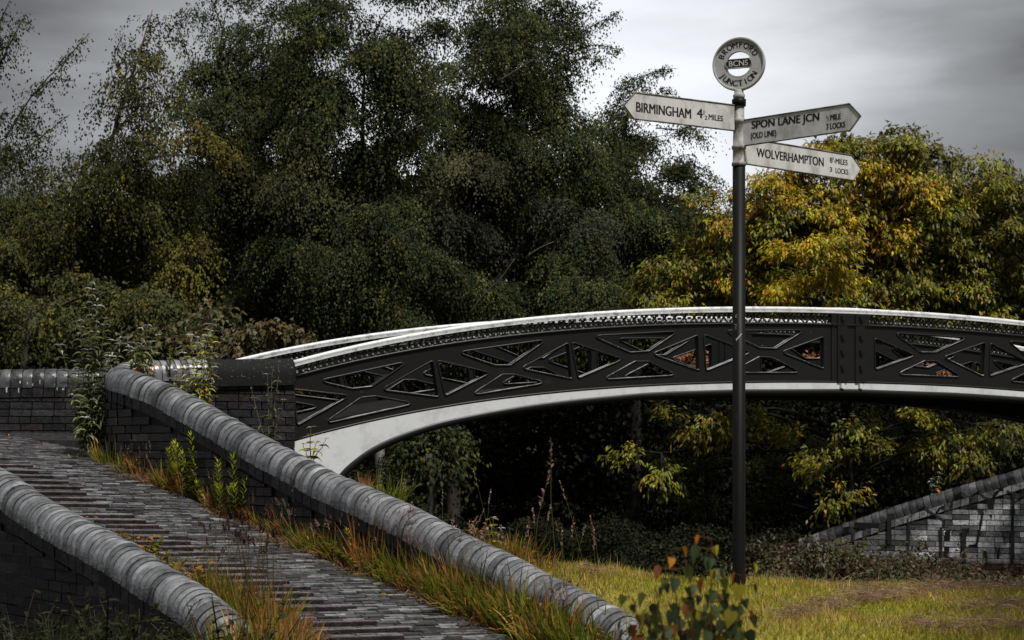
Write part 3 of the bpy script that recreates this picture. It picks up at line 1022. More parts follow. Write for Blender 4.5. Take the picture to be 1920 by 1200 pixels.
SX, SY = (1385.5 - 960) / F * 10.5, 10.5
cz = lambda x, y: (1140 + x / 3.6923, 50 + y / 3.6923)
def make_signpost():
    root = thing('signpost', 'black pole signpost with three white pointer arms and a round name ring on top', 'signpost', (SX, SY, -.05))
    zpx = lambda y: ZC - (y - YH) / F * SY
    c = (SX, SY)
    p = MB()
    p.lathe(c, [(.0455, -.4), (.0455, .05), (.043, .06), (.0415, zpx(312))], 28)
    p.build('pole', M_pole, root)
    n = MB()
    r = .0415
    pr = [(r, zpx(311.5)), (r + .006, zpx(310.5)), (r + .006, zpx(305)), (r - .001, zpx(303.5)), (r - .001, zpx(281)), (r + .006, zpx(279.5)), (r + .006, zpx(274)), (r - .002, zpx(272.5)),
          (r - .005, zpx(232)), (r + .002, zpx(230)), (r + .002, zpx(224)), (r - .007, zpx(222)), (r - .006, zpx(200))]
    n.lathe(c, pr, 28)
    n.build('neck', M_neck, root)
    b = MB()
    b.lathe(c, [(r - .005, zpx(200)), (r + .004, zpx(199)), (r + .005, zpx(187)), (r - .004, zpx(186))], 28)
    b.build('collar', M_pole, root)
    nk = MB()
    nk.lathe(c, [(r - .006, zpx(186)), (r - .003, zpx(182)), (r - .003, zpx(178)), (r - .010, zpx(176)), (r - .012, zpx(172)), (r - .012, zpx(169.4))], 28)
    nk.build('neck', M_ring, root)
    # ring
    phi = -math.radians(20)                                   # its right edge swings towards the viewer
    ax = V((math.cos(phi), math.sin(phi), 0)); nrm = V((ax.y, -ax.x, 0))     # nrm points to the viewer
    cc = V((SX, SY, zpx(120.3)))
    R, r2, th = .1735, .0815, .022
    g = MB()
    N = 64
    def ringpt(rad, k, d): 
        a = 2 * math.pi * k / N
        return cc + ax * (rad * math.cos(a)) + V((0, 0, rad * math.sin(a))) + nrm * d
    prof = [(r2, -th * .6), (r2, th * .6), (r2 + .012, th * .55), (R - .014, th * .55), (R - .010, th), (R - .002, th), (R, th * .8), (R, -th * .8), (R - .002, -th), (R - .010, -th), (R - .014, -th * .55), (r2 + .012, -th * .55)]
    rings = [[g.vert(ringpt(ra, k, d)) for ra, d in prof] for k in range(N)]
    for k in range(N):
        A, B = rings[k], rings[(k + 1) % N]
        for j in range(len(prof)):
            j2 = (j + 1) % len(prof)
            g.face((A[j], A[j2], B[j2], B[j]))
    g.mat = 1
    def arc_text(s, a0, a1, rad, cap, flip):
        for i, ch in enumerate(s):
          a = math.radians(a0 + (a1 - a0) * i / (len(s) - 1))
          vs, fs = text_geo(ch, 0)
          lo, hi = vs.min(0), vs.max(0)
          k = cap / .73
          for c_ in (-1, 0, 1):
            i0 = len(g.v)
            for v in vs:
                x = (v[0] - (lo[0] + hi[0]) / 2) * k * .92 + c_ * .0014; y = (v[1] - .365) * k
                rr = rad + (y if not flip else -y)
                aa = a - (x if not flip else -x) / rad
                g.vert(cc + ax * (rr * math.cos(aa)) + V((0, 0, rr * math.sin(aa))) + nrm * (th * .55 + .0011 + .00025 * c_))
            for f in fs: g.face([i0 + q for q in f])
    arc_text('BROMFORD', 154, 30, .126, .040, False)
    arc_text('JUNCTION', 213, 323, .126, .040, True)
    g.build('name_ring', [M_ring, M_letter], root)
    # notched plaque across the ring
    q = MB()
    hw, hh = .0885, .031
    nt_ = .014
    out = [(-hw + nt_, -hh), (hw - nt_, -hh), (hw - nt_, -hh + .008), (hw, -hh + .02), (hw, hh - .02), (hw - nt_, hh - .008), (hw - nt_, hh), (-hw + nt_, hh), (-hw + nt_, hh - .008), (-hw, hh - .02), (-hw, -hh + .02), (-hw + nt_, -hh + .008)]
    pl = lambda a, z, d=0: cc + ax * a + V((0, 0, z + .002)) + nrm * d
    q.prism([pl(a, z, th * .55 + .004) for a, z in out], nrm * -.018)
    q.mat = 1
    q.tube([pl(a * .97, z * .95, th * .55 + .004) for a, z in out], .0022, 6, closed=True)
    put_text(q, 'BCNS', lambda a, z: pl(a, z, th * .55 + .0052), -.063, .063, -.018, .019, .02)
    q.build('name_plaque', [M_letter, M_sign], root)
    # pointer arms
    def arm(label, tip_px, ang, corners, texts, inner_px, flip):
        d = V((math.cos(ang), math.sin(ang), 0))                # direction from the post towards the tip
        nn = V((d.y, -d.x, 0)); nn = nn if nn.y < 0 else -nn   # face towards the viewer
        off = nn * .0
        def on(px, py):
            u = (px - 960) / F
            # point on the vertical plane through the post axis
            t = (u * SY - SX) / (d.x - u * d.y)
            Y = SY + t * d.y
            return t, ZC - (py - YH) / F * Y
        o = [on(*cz(*cpx)) for cpx in corners]
        ftop = (o[1][1] + o[2][1]) / 2; fbot = (o[0][1] + o[-1][1]) / 2
        f = MB()
        face = lambda a, z, e=0: V((SX, SY, 0)) + d * a + V((0, 0, z)) + nn * e
        f.prism([face(a, z, .009) for a, z in o], nn * -.018)
        rim = [face(a, z, .008) for a, z in o]
        f.mat = 2
        f.tube(rim, .0055, 6, closed=True)
        f.mat = 1
        for s, (x0, ya, yb), x1, bold in texts:
            a0, z1 = on(*cz(x0, ya)); _, z0 = on(*cz(x0, yb)); a1, _ = on(*cz(x1, ya))
            put_text(f, s, lambda a, z: face(a, z, .0098), a0, a1, z0, z1, bold)
        ob = f.build('pointer_arm', [M_sign, M_letter, M_rim], root)
        ob['label'] = label
    arm('pointer arm to Birmingham, pointing left', None, math.pi + math.radians(30), [(870, 545), (183, 458), (105, 545), (175, 640), (870, 722)],
        [('BIRMINGHAM', (188, 522, 590), 570, .040), ('4', (608, 566, 630), 650, .040), ('1', (655, 580, 610), 661, .040), ('2', (663, 616, 644), 682, .040), ('MILES', (690, 606, 645), 790, .040)], None, True)
    arm('pointer arm to Spon Lane Junction, pointing right', None, -math.radians(35), [(905, 832), (905, 655), (1675, 535), (1752, 618), (1678, 720)],
        [('SPON LANE JCN', (998, 657, 726), 1468, .040), ('(OLD LINE)', (993, 737, 790), 1170, .03), ('1', (1516, 616, 634), 1521, .040), ('2', (1524, 630, 650), 1534, .040), ('MILE', (1543, 611, 650), 1617, .040),
         ('3 LOCKS', (1515, 674, 714), 1648, .040)], None, False)
    arm('pointer arm to Wolverhampton, pointing right and away', None, math.radians(35), [(905, 945), (905, 765), (1680, 892), (1745, 988), (1692, 1066)],
        [('WOLVERHAMPTON', (1020, 840, 902), 1487, .040), ('8', (1528, 905, 941), 1548, .040), ('1', (1551, 905, 922), 1555, .040), ('4', (1556, 925, 941), 1564, .03), ('MILES', (1568, 912, 950), 1652, .040),
         ('3', (1528, 972, 1004), 1545, .040), ('LOCKS', (1568, 978, 1014), 1657, .040)], None, False)
    # sticker and scratched marks on the pole
    s = MB(); s.mat = 0
    def onpole(px, py, e=.0016):
        X = (px - 960) / F * (SY - .04) - SX
        X = max(-.038, min(.038, X))
        rr = .0422 + e
        return V((SX + X, SY - math.sqrt(max(1e-6, rr * rr - X * X)), zpx(py)))
    fn = lambda a, z: onpole(1380.2 + a * 10.5 - z * .0 + 0, 640.5 - a * 12.5 - z * 3.2)
    for k in range(6):
        a0 = k / 6
        q_ = [fn(a0, 0), fn(a0 + .12, 0), fn(a0 + .12, 1.0 if k else 1.5), fn(a0, 1.0 if k else 1.5)]
        s.poly(q_)
    s.build('sticker', M_white, root)
    for (x, y, w, h) in ((1379, 592, 1, 4), (1380, 591, 2.4, 1), (1380, 595.5, 1.5, 1), (1377.5, 608.5, 4, .9), (1379.5, 609, 1, 3), (1378, 613.5, 3, 1), (1378, 617, 3, .9)):
        s2 = MB()
        s2.poly([onpole(x, y), onpole(x + w, y), onpole(x + w, y + h), onpole(x, y + h)][::-1])
        s2.build('scratch_mark', M_ring, root)
make_signpost()

# ------------------------------------------------------------------ foliage
def leaf_quads(C, A, N, L, W, r):
    """diamond leaves: centre base C, axis A, rough normal N"""
    A = A / np.linalg.norm(A, axis=1, keepdims=True)
    B = np.cross(A, N); B /= (np.linalg.norm(B, axis=1, keepdims=True) + 1e-9)
    Nn = np.cross(B, A)
    L = L[:, None]; W = W[:, None]
    q = np.empty((len(C), 4, 3))
    q[:, 0] = C
    q[:, 1] = C + A * L * .45 + B * W * .5 + Nn * W * .12
    q[:, 2] = C + A * L - Nn * L * .12
    q[:, 3] = C + A * L * .45 - B * W * .5 + Nn * W * .12
    return q

def unit(a):
    return a / (np.linalg.norm(a, axis=1, keepdims=True) + 1e-9)

def sprays(O, D, ln, k, droop, lL, lW, cols, r, hang=.6, spread=.05, var=.35):
    """leafy twigs: n starting points O, directions D, lengths ln, k leaves each"""
    n = len(O)
    t = np.tile(np.linspace(.08, 1, k), (n, 1)) + r.uniform(-.04, .04, (n, k))
    p = O[:, None, :] + D[:, None, :] * (ln[:, None] * t)[:, :, None]
    p[:, :, 2] -= droop * ln[:, None] * t * t
    p += r.normal(0, spread, p.shape)
    p = p.reshape(-1, 3)
    m = len(p)
    tang = np.repeat(D, k, 0).copy()
    tang[:, 2] -= (2 * droop * t).reshape(-1)
    ax = unit(tang) * .7 + r.normal(0, .40, (m, 3))
    ax[:, 2] -= hang
    nr = r.normal(0, .34, (m, 3)); nr[:, 2] += 1.0; nr[:, 1] -= .35
    base = pick(cols, n, r, .12)
    c = np.repeat(base, k, 0) * .72 + pick(cols, m, r, var) * .28
    q = leaf_quads(p, ax, nr, lL * r.uniform(.7, 1.25, m), lW * r.uniform(.7, 1.25, m), r)
    return q, c

def clump_points(cl, n, r, fill=.45):
    """random points in an ellipsoid given in photograph pixels; returns points and outward directions"""
    px, py, Y, rx, ry = cl[:5]
    mpp = Y / F
    c = np.array(P(px, py, Y))
    d = unit(r.normal(0, 1, (n, 3)))
    rad = r.uniform(0, 1, n) ** fill
    R = np.array([rx * mpp, min(rx, ry) * mpp * .9, ry * mpp])
    return c + d * rad[:, None] * R, d

def make_tree(name, label, cat, trunk, clumps, wisps=(), cols=GRN, dens=1.25, k=13, lL=.046, lW=.030, slen=.46, droop=1.0, hang=.6, seed=1, bark=(.05, .045, .042), group=None,
              limbs=True, mat=None, bare=(), upness=.35, bough=.42, flat=.34, wl=.28):
    r = np.random.default_rng(seed)
    T = [P(a, b, Y) for a, b, Y, _ in trunk]
    base = T[0].copy(); base.z = min(base.z, float(ground_z(np.array(base.x), np.array(base.y))))
    root = thing(name, label, cat, base, group)
    b = MB(); b.col = bark
    pts, S = catmull([base] + T if (T[0] - base).length > .15 else T, .25)
    rad0 = [trunk[0][3]] + [q[3] for q in trunk] if (T[0] - base).length > .15 else [q[3] for q in trunk]
    src = ([base] + T) if len(rad0) == len(T) + 1 else T
    cum = [0]
    for a, c in zip(src, src[1:]): cum.append(cum[-1] + (c - a).length)
    b.tube(pts, [float(np.interp(s * cum[-1] / max(S[-1], 1e-6), cum, rad0)) for s in S], 8)
    tp = np.array([list(p) for p in pts])
    Q, Cc = [], []
    for cl in clumps:
        px, py, Y, rx, ry = cl[:5]
        dn = cl[5] if len(cl) > 5 else 1.0
        cset = cl[6] if len(cl) > 6 and cl[6] else cols
        mpp = Y / F
        area = math.pi * rx * ry * mpp ** 2
        nb = max(2, int(area / bough ** 2 * 1.15 * min(1, dn + .2)))
        n = max(3, int(dens * dn * area * 2.6 / (k * lL * lW * .5 * .62) / nb))
        BO, BD = clump_points(cl, nb, r, .5)
        N = nb * n
        c0 = np.array(P(px, py, Y))
        dd = unit(r.normal(0, 1, (N, 3)))
        rad = r.uniform(0, 1, (N, 1)) ** .5
        bs = np.repeat(bough * r.uniform(.6, 1.25, nb), n)[:, None]
        out = np.repeat(BD, n, 0)
        O = np.repeat(BO, n, 0) + dd * rad * bs * np.array([.62, .62, flat]) + out * rad * bs * .25
        D = unit(dd * .7 + out * .5 + np.array([0, -.12, upness]) + r.normal(0, .22, (N, 3)))
        tone = np.repeat(r.uniform(.6, 1.4, nb), n)
        q, c = sprays(O, D, slen * r.uniform(.5, 1.3, N), k, droop, lL, lW, cset, r, hang, .02)
        c = c * np.repeat(tone, k)[:, None]
        Q.append(q); Cc.append(c)
        n = N
        if limbs:
            lower = tp[tp[:, 2] < c0[2] - .15]
            j = lower[np.argmin(((lower - c0) ** 2).sum(1))] if len(lower) else tp[0]
            mid = (j * .5 + c0 * .5) + np.array([0, 0, .12 * np.linalg.norm(c0 - j)])
            ps, s_ = catmull([V(j), V(mid), V(c0)], .25)
            l0 = max(.010, min(.04, np.linalg.norm(c0 - j) * .016))
            b.tube(ps, [l0 * (1 - .75 * i / (len(ps) - 1)) for i in range(len(ps))], 5)
            for _ in range(3):
                e = O[r.integers(0, n)]
                b.tube([V(c0), V((c0 + e) / 2 + np.array([0, 0, .05])), V(e)], [l0 * .4, l0 * .3, l0 * .15], 4)
    for w in wisps:
        ps, s_ = catmull([P(*q) for q in w[0]], .06)
        dn = w[1] if len(w) > 1 else 1.0
        b.tube(ps, [.012 * (1 - .8 * i / (len(ps) - 1)) + .002 for i in range(len(ps))], 5)
        arr = np.array([list(p) for p in ps])
        n = max(4, int(len(arr) * 2.7 * dn))
        i = (r.uniform(.12, 1, n) * (len(arr) - 1)).astype(int)
        D = r.normal(0, 1, (n, 3)); D[:, 2] = D[:, 2] * .5 + .1
        D = unit(D)
        q, c = sprays(arr[i], D, wl * r.uniform(.5, 1.4, n) * (1.25 - i / len(arr)), 7, droop, lL * .95, lW * .95, cols, r, hang, .035)
        Q.append(q); Cc.append(c)
    for ln in bare:                        # bare boughs that show against the leaves
        ps, _s = catmull([P(*q) for q in ln], .08)
        b.col = (.13, .105, .09)
        b.tube(ps, [.012 - .008 * i / len(ps) for i in range(len(ps))], 6)
    b.build('trunk', M_bark, root)
    quads_mesh('crown', np.concatenate(Q), np.clip(np.concatenate(Cc), 0, 1), mat or M_leaf, root)
    return root

def cls(Y, lst, jitter=.8):
    rr = random.Random(len(lst) * 7 + int(Y * 10))
    return [(c[0], c[1], Y + rr.uniform(-jitter, jitter) + (c[6] if len(c) > 6 else 0), c[2], c[3]) + tuple(c[4:6]) for c in lst]

# far-left birch, thin against the sky
make_tree('birch_tree', 'wispy dark birch at the far left edge with thin leaning branches', 'tree', [(-60, 700, 22, .10), (-50, 400, 22, .08), (-20, 200, 22, .05), (0, 40, 22, .02)],
          cls(22, [(-40, 90, 60, 70, .4), (6, 75, 30, 40, .34), (14, 215, 38, 40, .4), (-20, 300, 60, 60, .5), (20, 330, 40, 44, .4), (10, 400, 80, 50, .8), (64, 250, 24, 30, .25), (-30, 480, 90, 80, 1)]),
          [([(10, 260, 22), (60, 180, 22), (120, 115, 22), (168, 62, 21.8)], .8), ([(0, 120, 22), (30, 60, 22), (50, 25, 22)], .8), ([(60, 180, 22), (100, 150, 22), (140, 152, 22)], .7), ([(-10, 60, 22), (10, 20, 22), (18, 0, 22)], .6),
           ([(20, 300, 22), (80, 255, 22), (130, 215, 22)], .7)], WARM + GRN, seed=11, bark=(.03, .028, .026))
make_tree('birch_tree', 'slender birch with a reddish trunk and an open tapering top, left of the dense birches', 'tree',
          [(158, 690, 21.5, .055), (160, 620, 21.5, .05), (176, 520, 21.5, .045), (188, 410, 21.5, .038), (213, 250, 21.5, .024), (252, 130, 21.5, .014), (286, 18, 21.5, .005)],
          cls(21.5, [(283, 62, 16, 36, .6), (262, 105, 30, 30, .6), (300, 100, 16, 24, .4), (240, 150, 38, 34, .65), (285, 165, 34, 30, .45), (220, 205, 44, 40, .65), (275, 215, 36, 34, .45), (200, 265, 55, 40, .6),
                     (255, 280, 48, 46, .6), (140, 320, 30, 26, .3), (170, 335, 50, 36, .45), (110, 365, 46, 34, .5), (235, 350, 70, 50, .8), (310, 300, 60, 40, .9), (370, 290, 50, 24, .8, [(.13, .12, .025), (.16, .12, .03), (.09, .085, .02)]),
                     (80, 420, 90, 60, .9), (190, 420, 100, 60, .9), (310, 380, 90, 60, 1), (340, 450, 70, 50, 1), (350, 500, 50, 30, 1, [(.13, .12, .025), (.10, .09, .02)]), (40, 510, 90, 70, 1), (150, 520, 100, 70, 1), (260, 490, 90, 60, 1)]),
          [([(226, 200, 21.5), (262, 140, 21.5), (310, 95, 21.4)], .7), ([(215, 250, 21.5), (262, 200, 21.4), (325, 185, 21.2)], .6), ([(240, 160, 21.5), (215, 110, 21.5), (232, 60, 21.5)], .6), ([(190, 400, 21.5), (240, 340, 21.5), (268, 290, 21.4)], .6)],
          WARM, seed=12, bark=(.14, .075, .055))
make_tree('hazel_bush', 'broad dark olive bush filling the lower left behind the landing wall', 'bush', [(40, 720, 19.5, .04), (60, 600, 19.5, .03)],
          cls(19.6, [(0, 600, 90, 60), (100, 590, 90, 60), (220, 600, 80, 60), (50, 660, 110, 50), (180, 660, 90, 50), (300, 620, 70, 50), (-60, 560, 80, 80), (300, 560, 60, 50)]), (), WARM, dens=1.2, seed=13, droop=.6, lL=.05, lW=.034)
# the dense birches
make_tree('birch_tree', 'dense tall birch third from the left whose ragged top leaves the frame', 'tree', [(450, 680, 26, .13), (440, 420, 26, .1), (415, 240, 26, .05), (408, 120, 26, .02)],
          cls(26, [(398, 50, 34, 32, .6), (430, 0, 44, 26, .6), (445, 45, 20, 34, .5), (372, 125, 34, 50, .8), (420, 110, 44, 46, .8), (535, 30, 28, 30, .55), (510, 75, 38, 40, .7), (545, 85, 34, 34, .6), (470, 150, 60, 50, .9), (385, 215, 52, 56, 1),
                   (450, 230, 70, 60), (530, 170, 50, 60, .9), (400, 310, 62, 62), (490, 310, 80, 70), (440, 400, 100, 70), (420, 490, 100, 70), (520, 430, 80, 80), (440, 580, 110, 70), (540, 540, 90, 70), (520, 250, 60, 60), (570, 230, 50, 60, .8), (500, 140, 50, 50, .8), (345, 330, 40, 40, .7)]),
          [([(370, 160, 26), (348, 90, 26), (330, 40, 25.8)], .6), ([(420, 60, 26), (400, 10, 26), (385, -20, 26)], .8), ([(500, 100, 26), (508, 50, 26), (515, 0, 26)], .8), ([(350, 230, 26), (345, 170, 26), (340, 130, 26)], .5)], GRN, dens=1.5, seed=14, bare=[[(455, 430, 24.6), (480, 395, 24.5), (498, 375, 24.4)]])
make_tree('birch_tree', 'dense weeping birch with a pale silver trunk behind the left half of the bridge', 'tree',
          [(712, 690, 24, .075), (710, 600, 24, .07), (702, 520, 24, .062), (692, 420, 24, .055), (680, 260, 24.5, .035), (684, 110, 24.8, .012)],
          cls(24.5, [(610, 40, 40, 50, .8), (660, 10, 60, 50, .9), (740, 10, 54, 50, .85), (640, 100, 60, 60, .95), (715, 95, 64, 64, .95), (770, 60, 30, 44, .6), (600, 150, 44, 50, .9), (690, 180, 80, 60), (755, 170, 44, 54, .7), (788, 235, 50, 50, .9), (795, 160, 24, 34, .4), (620, 215, 70, 50),
                     (640, 270, 80, 50), (600, 292, 66, 46, 1, [(.11, .11, .042), (.09, .095, .04), (.13, .11, .05)], -.9), (560, 350, 70, 60, 1, [(.085, .09, .04), (.07, .075, .035)], -.8), (670, 330, 70, 60), (640, 410, 100, 70, 1, GREY, -.4),
                     (590, 500, 100, 80), (720, 440, 80, 80), (760, 540, 90, 80), (620, 590, 90, 60), (700, 330, 60, 60)]),
          [([(600, 130, 24.5), (575, 70, 24.5), (580, 20, 24.5)], .8), ([(620, 260, 23.7), (555, 240, 23.4), (535, 280, 23.3)], 1.0)], GRN, dens=1.5, seed=15, bare=[[(712, 472, 22.6), (738, 446, 22.5), (776, 425, 22.4)], [(738, 258, 22.8), (765, 236, 22.7), (795, 224, 22.6)], [(594, 536, 22.6), (606, 524, 22.5), (622, 512, 22.4)]], bark=(.22, .21, .20))
make_tree('birch_tree', 'largest dense birch behind the bridge with windswept tips reaching right', 'tree',
          [(850, 690, 26, .12), (890, 600, 26, .11), (940, 520, 26, .09), (985, 440, 26, .07), (970, 280, 26, .04), (962, 120, 26, .015)],
          cls(26, [(880, 20, 46, 40, .85), (950, 10, 60, 50, .9), (1030, 25, 54, 40, .75), (850, 80, 44, 44, .8), (930, 95, 72, 56, .95), (1020, 100, 66, 50, .9), (1070, 60, 40, 30, .55), (870, 160, 60, 60, .95), (960, 180, 80, 60), (1045, 165, 44, 48, .9),
                   (830, 230, 60, 50), (800, 300, 60, 60), (910, 250, 90, 60), (1010, 250, 80, 60), (1060, 210, 36, 40, .8), (870, 345, 64, 46, 1, [(.10, .105, .055), (.085, .09, .05), (.12, .10, .05)], -1), (830, 430, 70, 56, 1, GREY, -.9), (940, 350, 90, 70), (1040, 340, 80, 70),
                   (920, 460, 90, 80), (1060, 450, 80, 80), (990, 540, 110, 70), (850, 550, 90, 80), (1075, 400, 50, 60, 1, GREY, -1), (1080, 560, 80, 60)]),
          [([(1040, 90, 26), (1100, 55, 25.8), (1162, 22, 25.6)], 1.1), ([(1050, 110, 26), (1110, 85, 25.8), (1167, 94, 25.6)], 1.1), ([(1040, 60, 26), (1085, 25, 25.8), (1120, 0, 25.6)], 1.0), ([(1050, 130, 26), (1090, 110, 25.8), (1135, 112, 25.6)], .9)],
          GRN, dens=1.5, seed=16, bare=[[(852, 138, 24.2), (880, 112, 24.1), (906, 92, 24)], [(935, 152, 24.2), (970, 130, 24.1), (1000, 112, 24)], [(880, 590, 23.8), (905, 555, 23.7), (940, 520, 23.6), (965, 485, 23.6)], [(985, 484, 23.5), (1010, 466, 23.4), (1038, 453, 23.4)]], bark=(.06, .05, .045))
make_tree('birch_tree', 'smaller drooping birch behind the left-pointing sign arm, its top arching right', 'tree', [(1190, 690, 28, .1), (1185, 450, 28, .08), (1165, 300, 28, .05), (1185, 180, 28, .02)],
          cls(28, [(1205, 165, 36, 26, .7), (1160, 220, 38, 34, .8), (1215, 215, 44, 34, .7), (1130, 290, 50, 50, .9), (1200, 280, 64, 50, .9), (1270, 255, 36, 20, .45), (1190, 350, 80, 60), (1260, 360, 50, 54, .8), (1140, 400, 70, 60), (1230, 440, 70, 70), (1160, 490, 80, 70),
                   (1320, 350, 26, 22, .5), (1290, 430, 50, 50, .8), (1140, 570, 90, 60), (1220, 550, 70, 60)]),
          [([(1140, 240, 28), (1175, 165, 28), (1222, 136, 27.8), (1266, 128, 27.7)], 1.6), ([(1250, 320, 28), (1300, 310, 28), (1345, 335, 28)], .7), ([(1230, 240, 28), (1280, 245, 28), (1320, 258, 28)], .9)], GRN, seed=17)
# right-hand trees
make_tree('rowan_tree', 'dark green tree rising behind the yellow tree at the upper right', 'tree', [(1720, 690, 29, .12), (1720, 400, 29, .08), (1700, 300, 29, .04)],
          cls(29, [(1590, 285, 44, 24, .8), (1640, 268, 36, 20, .7), (1690, 280, 40, 30, .8), (1740, 305, 44, 30, .8), (1800, 315, 50, 26, .8), (1860, 335, 44, 28, .8), (1910, 365, 44, 30, .9), (1660, 320, 80, 34), (1780, 360, 90, 40), (1880, 400, 80, 40), (1540, 310, 44, 24, .7)]),
          [([(1640, 280, 29), (1652, 262, 29), (1660, 246, 29)], .8), ([(1790, 320, 29), (1800, 300, 29), (1808, 286, 29)], .8), ([(1870, 340, 29), (1885, 318, 29), (1893, 296, 29)], .8), ([(1700, 290, 29), (1715, 272, 29), (1722, 262, 29)], .8)],
          [(.10, .10, .016), (.14, .11, .016), (.07, .075, .016)], k=8, lL=.11, lW=.05, slen=.3, seed=18, mat=M_leaf2, droop=.3)
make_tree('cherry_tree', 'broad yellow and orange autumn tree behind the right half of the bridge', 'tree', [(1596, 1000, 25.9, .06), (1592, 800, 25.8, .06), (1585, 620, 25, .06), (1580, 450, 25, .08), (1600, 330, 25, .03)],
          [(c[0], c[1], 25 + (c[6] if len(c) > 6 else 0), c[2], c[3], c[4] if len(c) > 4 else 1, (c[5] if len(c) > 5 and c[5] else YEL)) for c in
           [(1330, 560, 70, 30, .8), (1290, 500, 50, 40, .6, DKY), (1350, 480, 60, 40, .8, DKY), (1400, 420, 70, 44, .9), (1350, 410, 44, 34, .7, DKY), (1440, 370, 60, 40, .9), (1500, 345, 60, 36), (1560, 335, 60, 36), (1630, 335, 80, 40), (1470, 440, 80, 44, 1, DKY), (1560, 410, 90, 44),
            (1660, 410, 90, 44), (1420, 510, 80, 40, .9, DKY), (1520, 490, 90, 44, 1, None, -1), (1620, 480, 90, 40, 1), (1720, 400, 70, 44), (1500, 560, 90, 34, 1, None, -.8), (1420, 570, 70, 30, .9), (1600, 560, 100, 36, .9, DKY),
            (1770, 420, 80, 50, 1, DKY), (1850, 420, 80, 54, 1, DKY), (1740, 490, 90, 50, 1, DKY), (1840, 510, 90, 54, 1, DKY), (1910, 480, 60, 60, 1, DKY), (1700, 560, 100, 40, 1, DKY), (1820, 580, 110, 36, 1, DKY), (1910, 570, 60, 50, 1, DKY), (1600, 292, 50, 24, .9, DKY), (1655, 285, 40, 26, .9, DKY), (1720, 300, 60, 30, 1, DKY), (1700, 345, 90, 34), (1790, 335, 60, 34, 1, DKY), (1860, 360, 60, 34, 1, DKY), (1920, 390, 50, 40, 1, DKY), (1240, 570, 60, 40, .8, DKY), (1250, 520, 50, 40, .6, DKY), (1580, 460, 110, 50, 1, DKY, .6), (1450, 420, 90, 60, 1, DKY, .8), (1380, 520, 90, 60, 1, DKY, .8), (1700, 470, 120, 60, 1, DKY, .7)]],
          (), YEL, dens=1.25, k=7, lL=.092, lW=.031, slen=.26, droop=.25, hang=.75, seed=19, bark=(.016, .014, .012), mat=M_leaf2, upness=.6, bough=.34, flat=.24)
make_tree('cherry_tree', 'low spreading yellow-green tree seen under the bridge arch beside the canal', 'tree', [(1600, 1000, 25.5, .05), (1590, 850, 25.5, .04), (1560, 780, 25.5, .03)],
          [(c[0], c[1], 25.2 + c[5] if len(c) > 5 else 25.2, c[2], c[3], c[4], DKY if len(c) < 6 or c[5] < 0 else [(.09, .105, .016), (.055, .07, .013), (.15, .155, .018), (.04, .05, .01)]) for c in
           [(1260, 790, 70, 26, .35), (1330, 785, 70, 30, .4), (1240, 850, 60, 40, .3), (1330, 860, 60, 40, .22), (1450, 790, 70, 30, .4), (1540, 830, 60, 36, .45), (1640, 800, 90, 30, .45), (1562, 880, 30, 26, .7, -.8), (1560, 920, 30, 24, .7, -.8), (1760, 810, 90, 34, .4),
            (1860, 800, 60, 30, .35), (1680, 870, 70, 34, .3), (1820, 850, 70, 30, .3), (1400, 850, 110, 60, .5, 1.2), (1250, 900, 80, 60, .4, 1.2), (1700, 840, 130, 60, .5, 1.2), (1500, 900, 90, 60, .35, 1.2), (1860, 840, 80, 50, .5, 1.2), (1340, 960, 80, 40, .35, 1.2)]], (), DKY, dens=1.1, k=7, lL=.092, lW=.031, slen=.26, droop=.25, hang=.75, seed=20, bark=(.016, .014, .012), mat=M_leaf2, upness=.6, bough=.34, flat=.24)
make_tree('bramble_bush', 'arching bramble with reddish canes behind the landing at the left end of the bridge', 'bush', [(420, 720, 18.6, .015), (430, 660, 18.6, .012)],
          cls(18.7, [(430, 640, 50, 34, .8), (490, 650, 50, 26, .7), (370, 650, 56, 34, .9), (310, 650, 50, 34, .9), (400, 600, 40, 26, .6), (545, 655, 26, 16, .5)], .3),
          [([(425, 670, 18.6), (455, 625, 18.5), (510, 608, 18.4), (560, 640, 18.3)], 1.0), ([(480, 660, 18.6), (520, 620, 18.5), (572, 628, 18.4), (588, 648, 18.3)], 1.2), ([(430, 640, 18.6), (445, 600, 18.5), (455, 582, 18.5)], .7)],
          [(.10, .105, .045), (.075, .085, .04), (.13, .115, .035), (.16, .10, .04)], k=8, lL=.075, lW=.05, slen=.28, droop=.5, seed=21, bark=(.11, .045, .035), mat=M_leaf2, wl=.2)

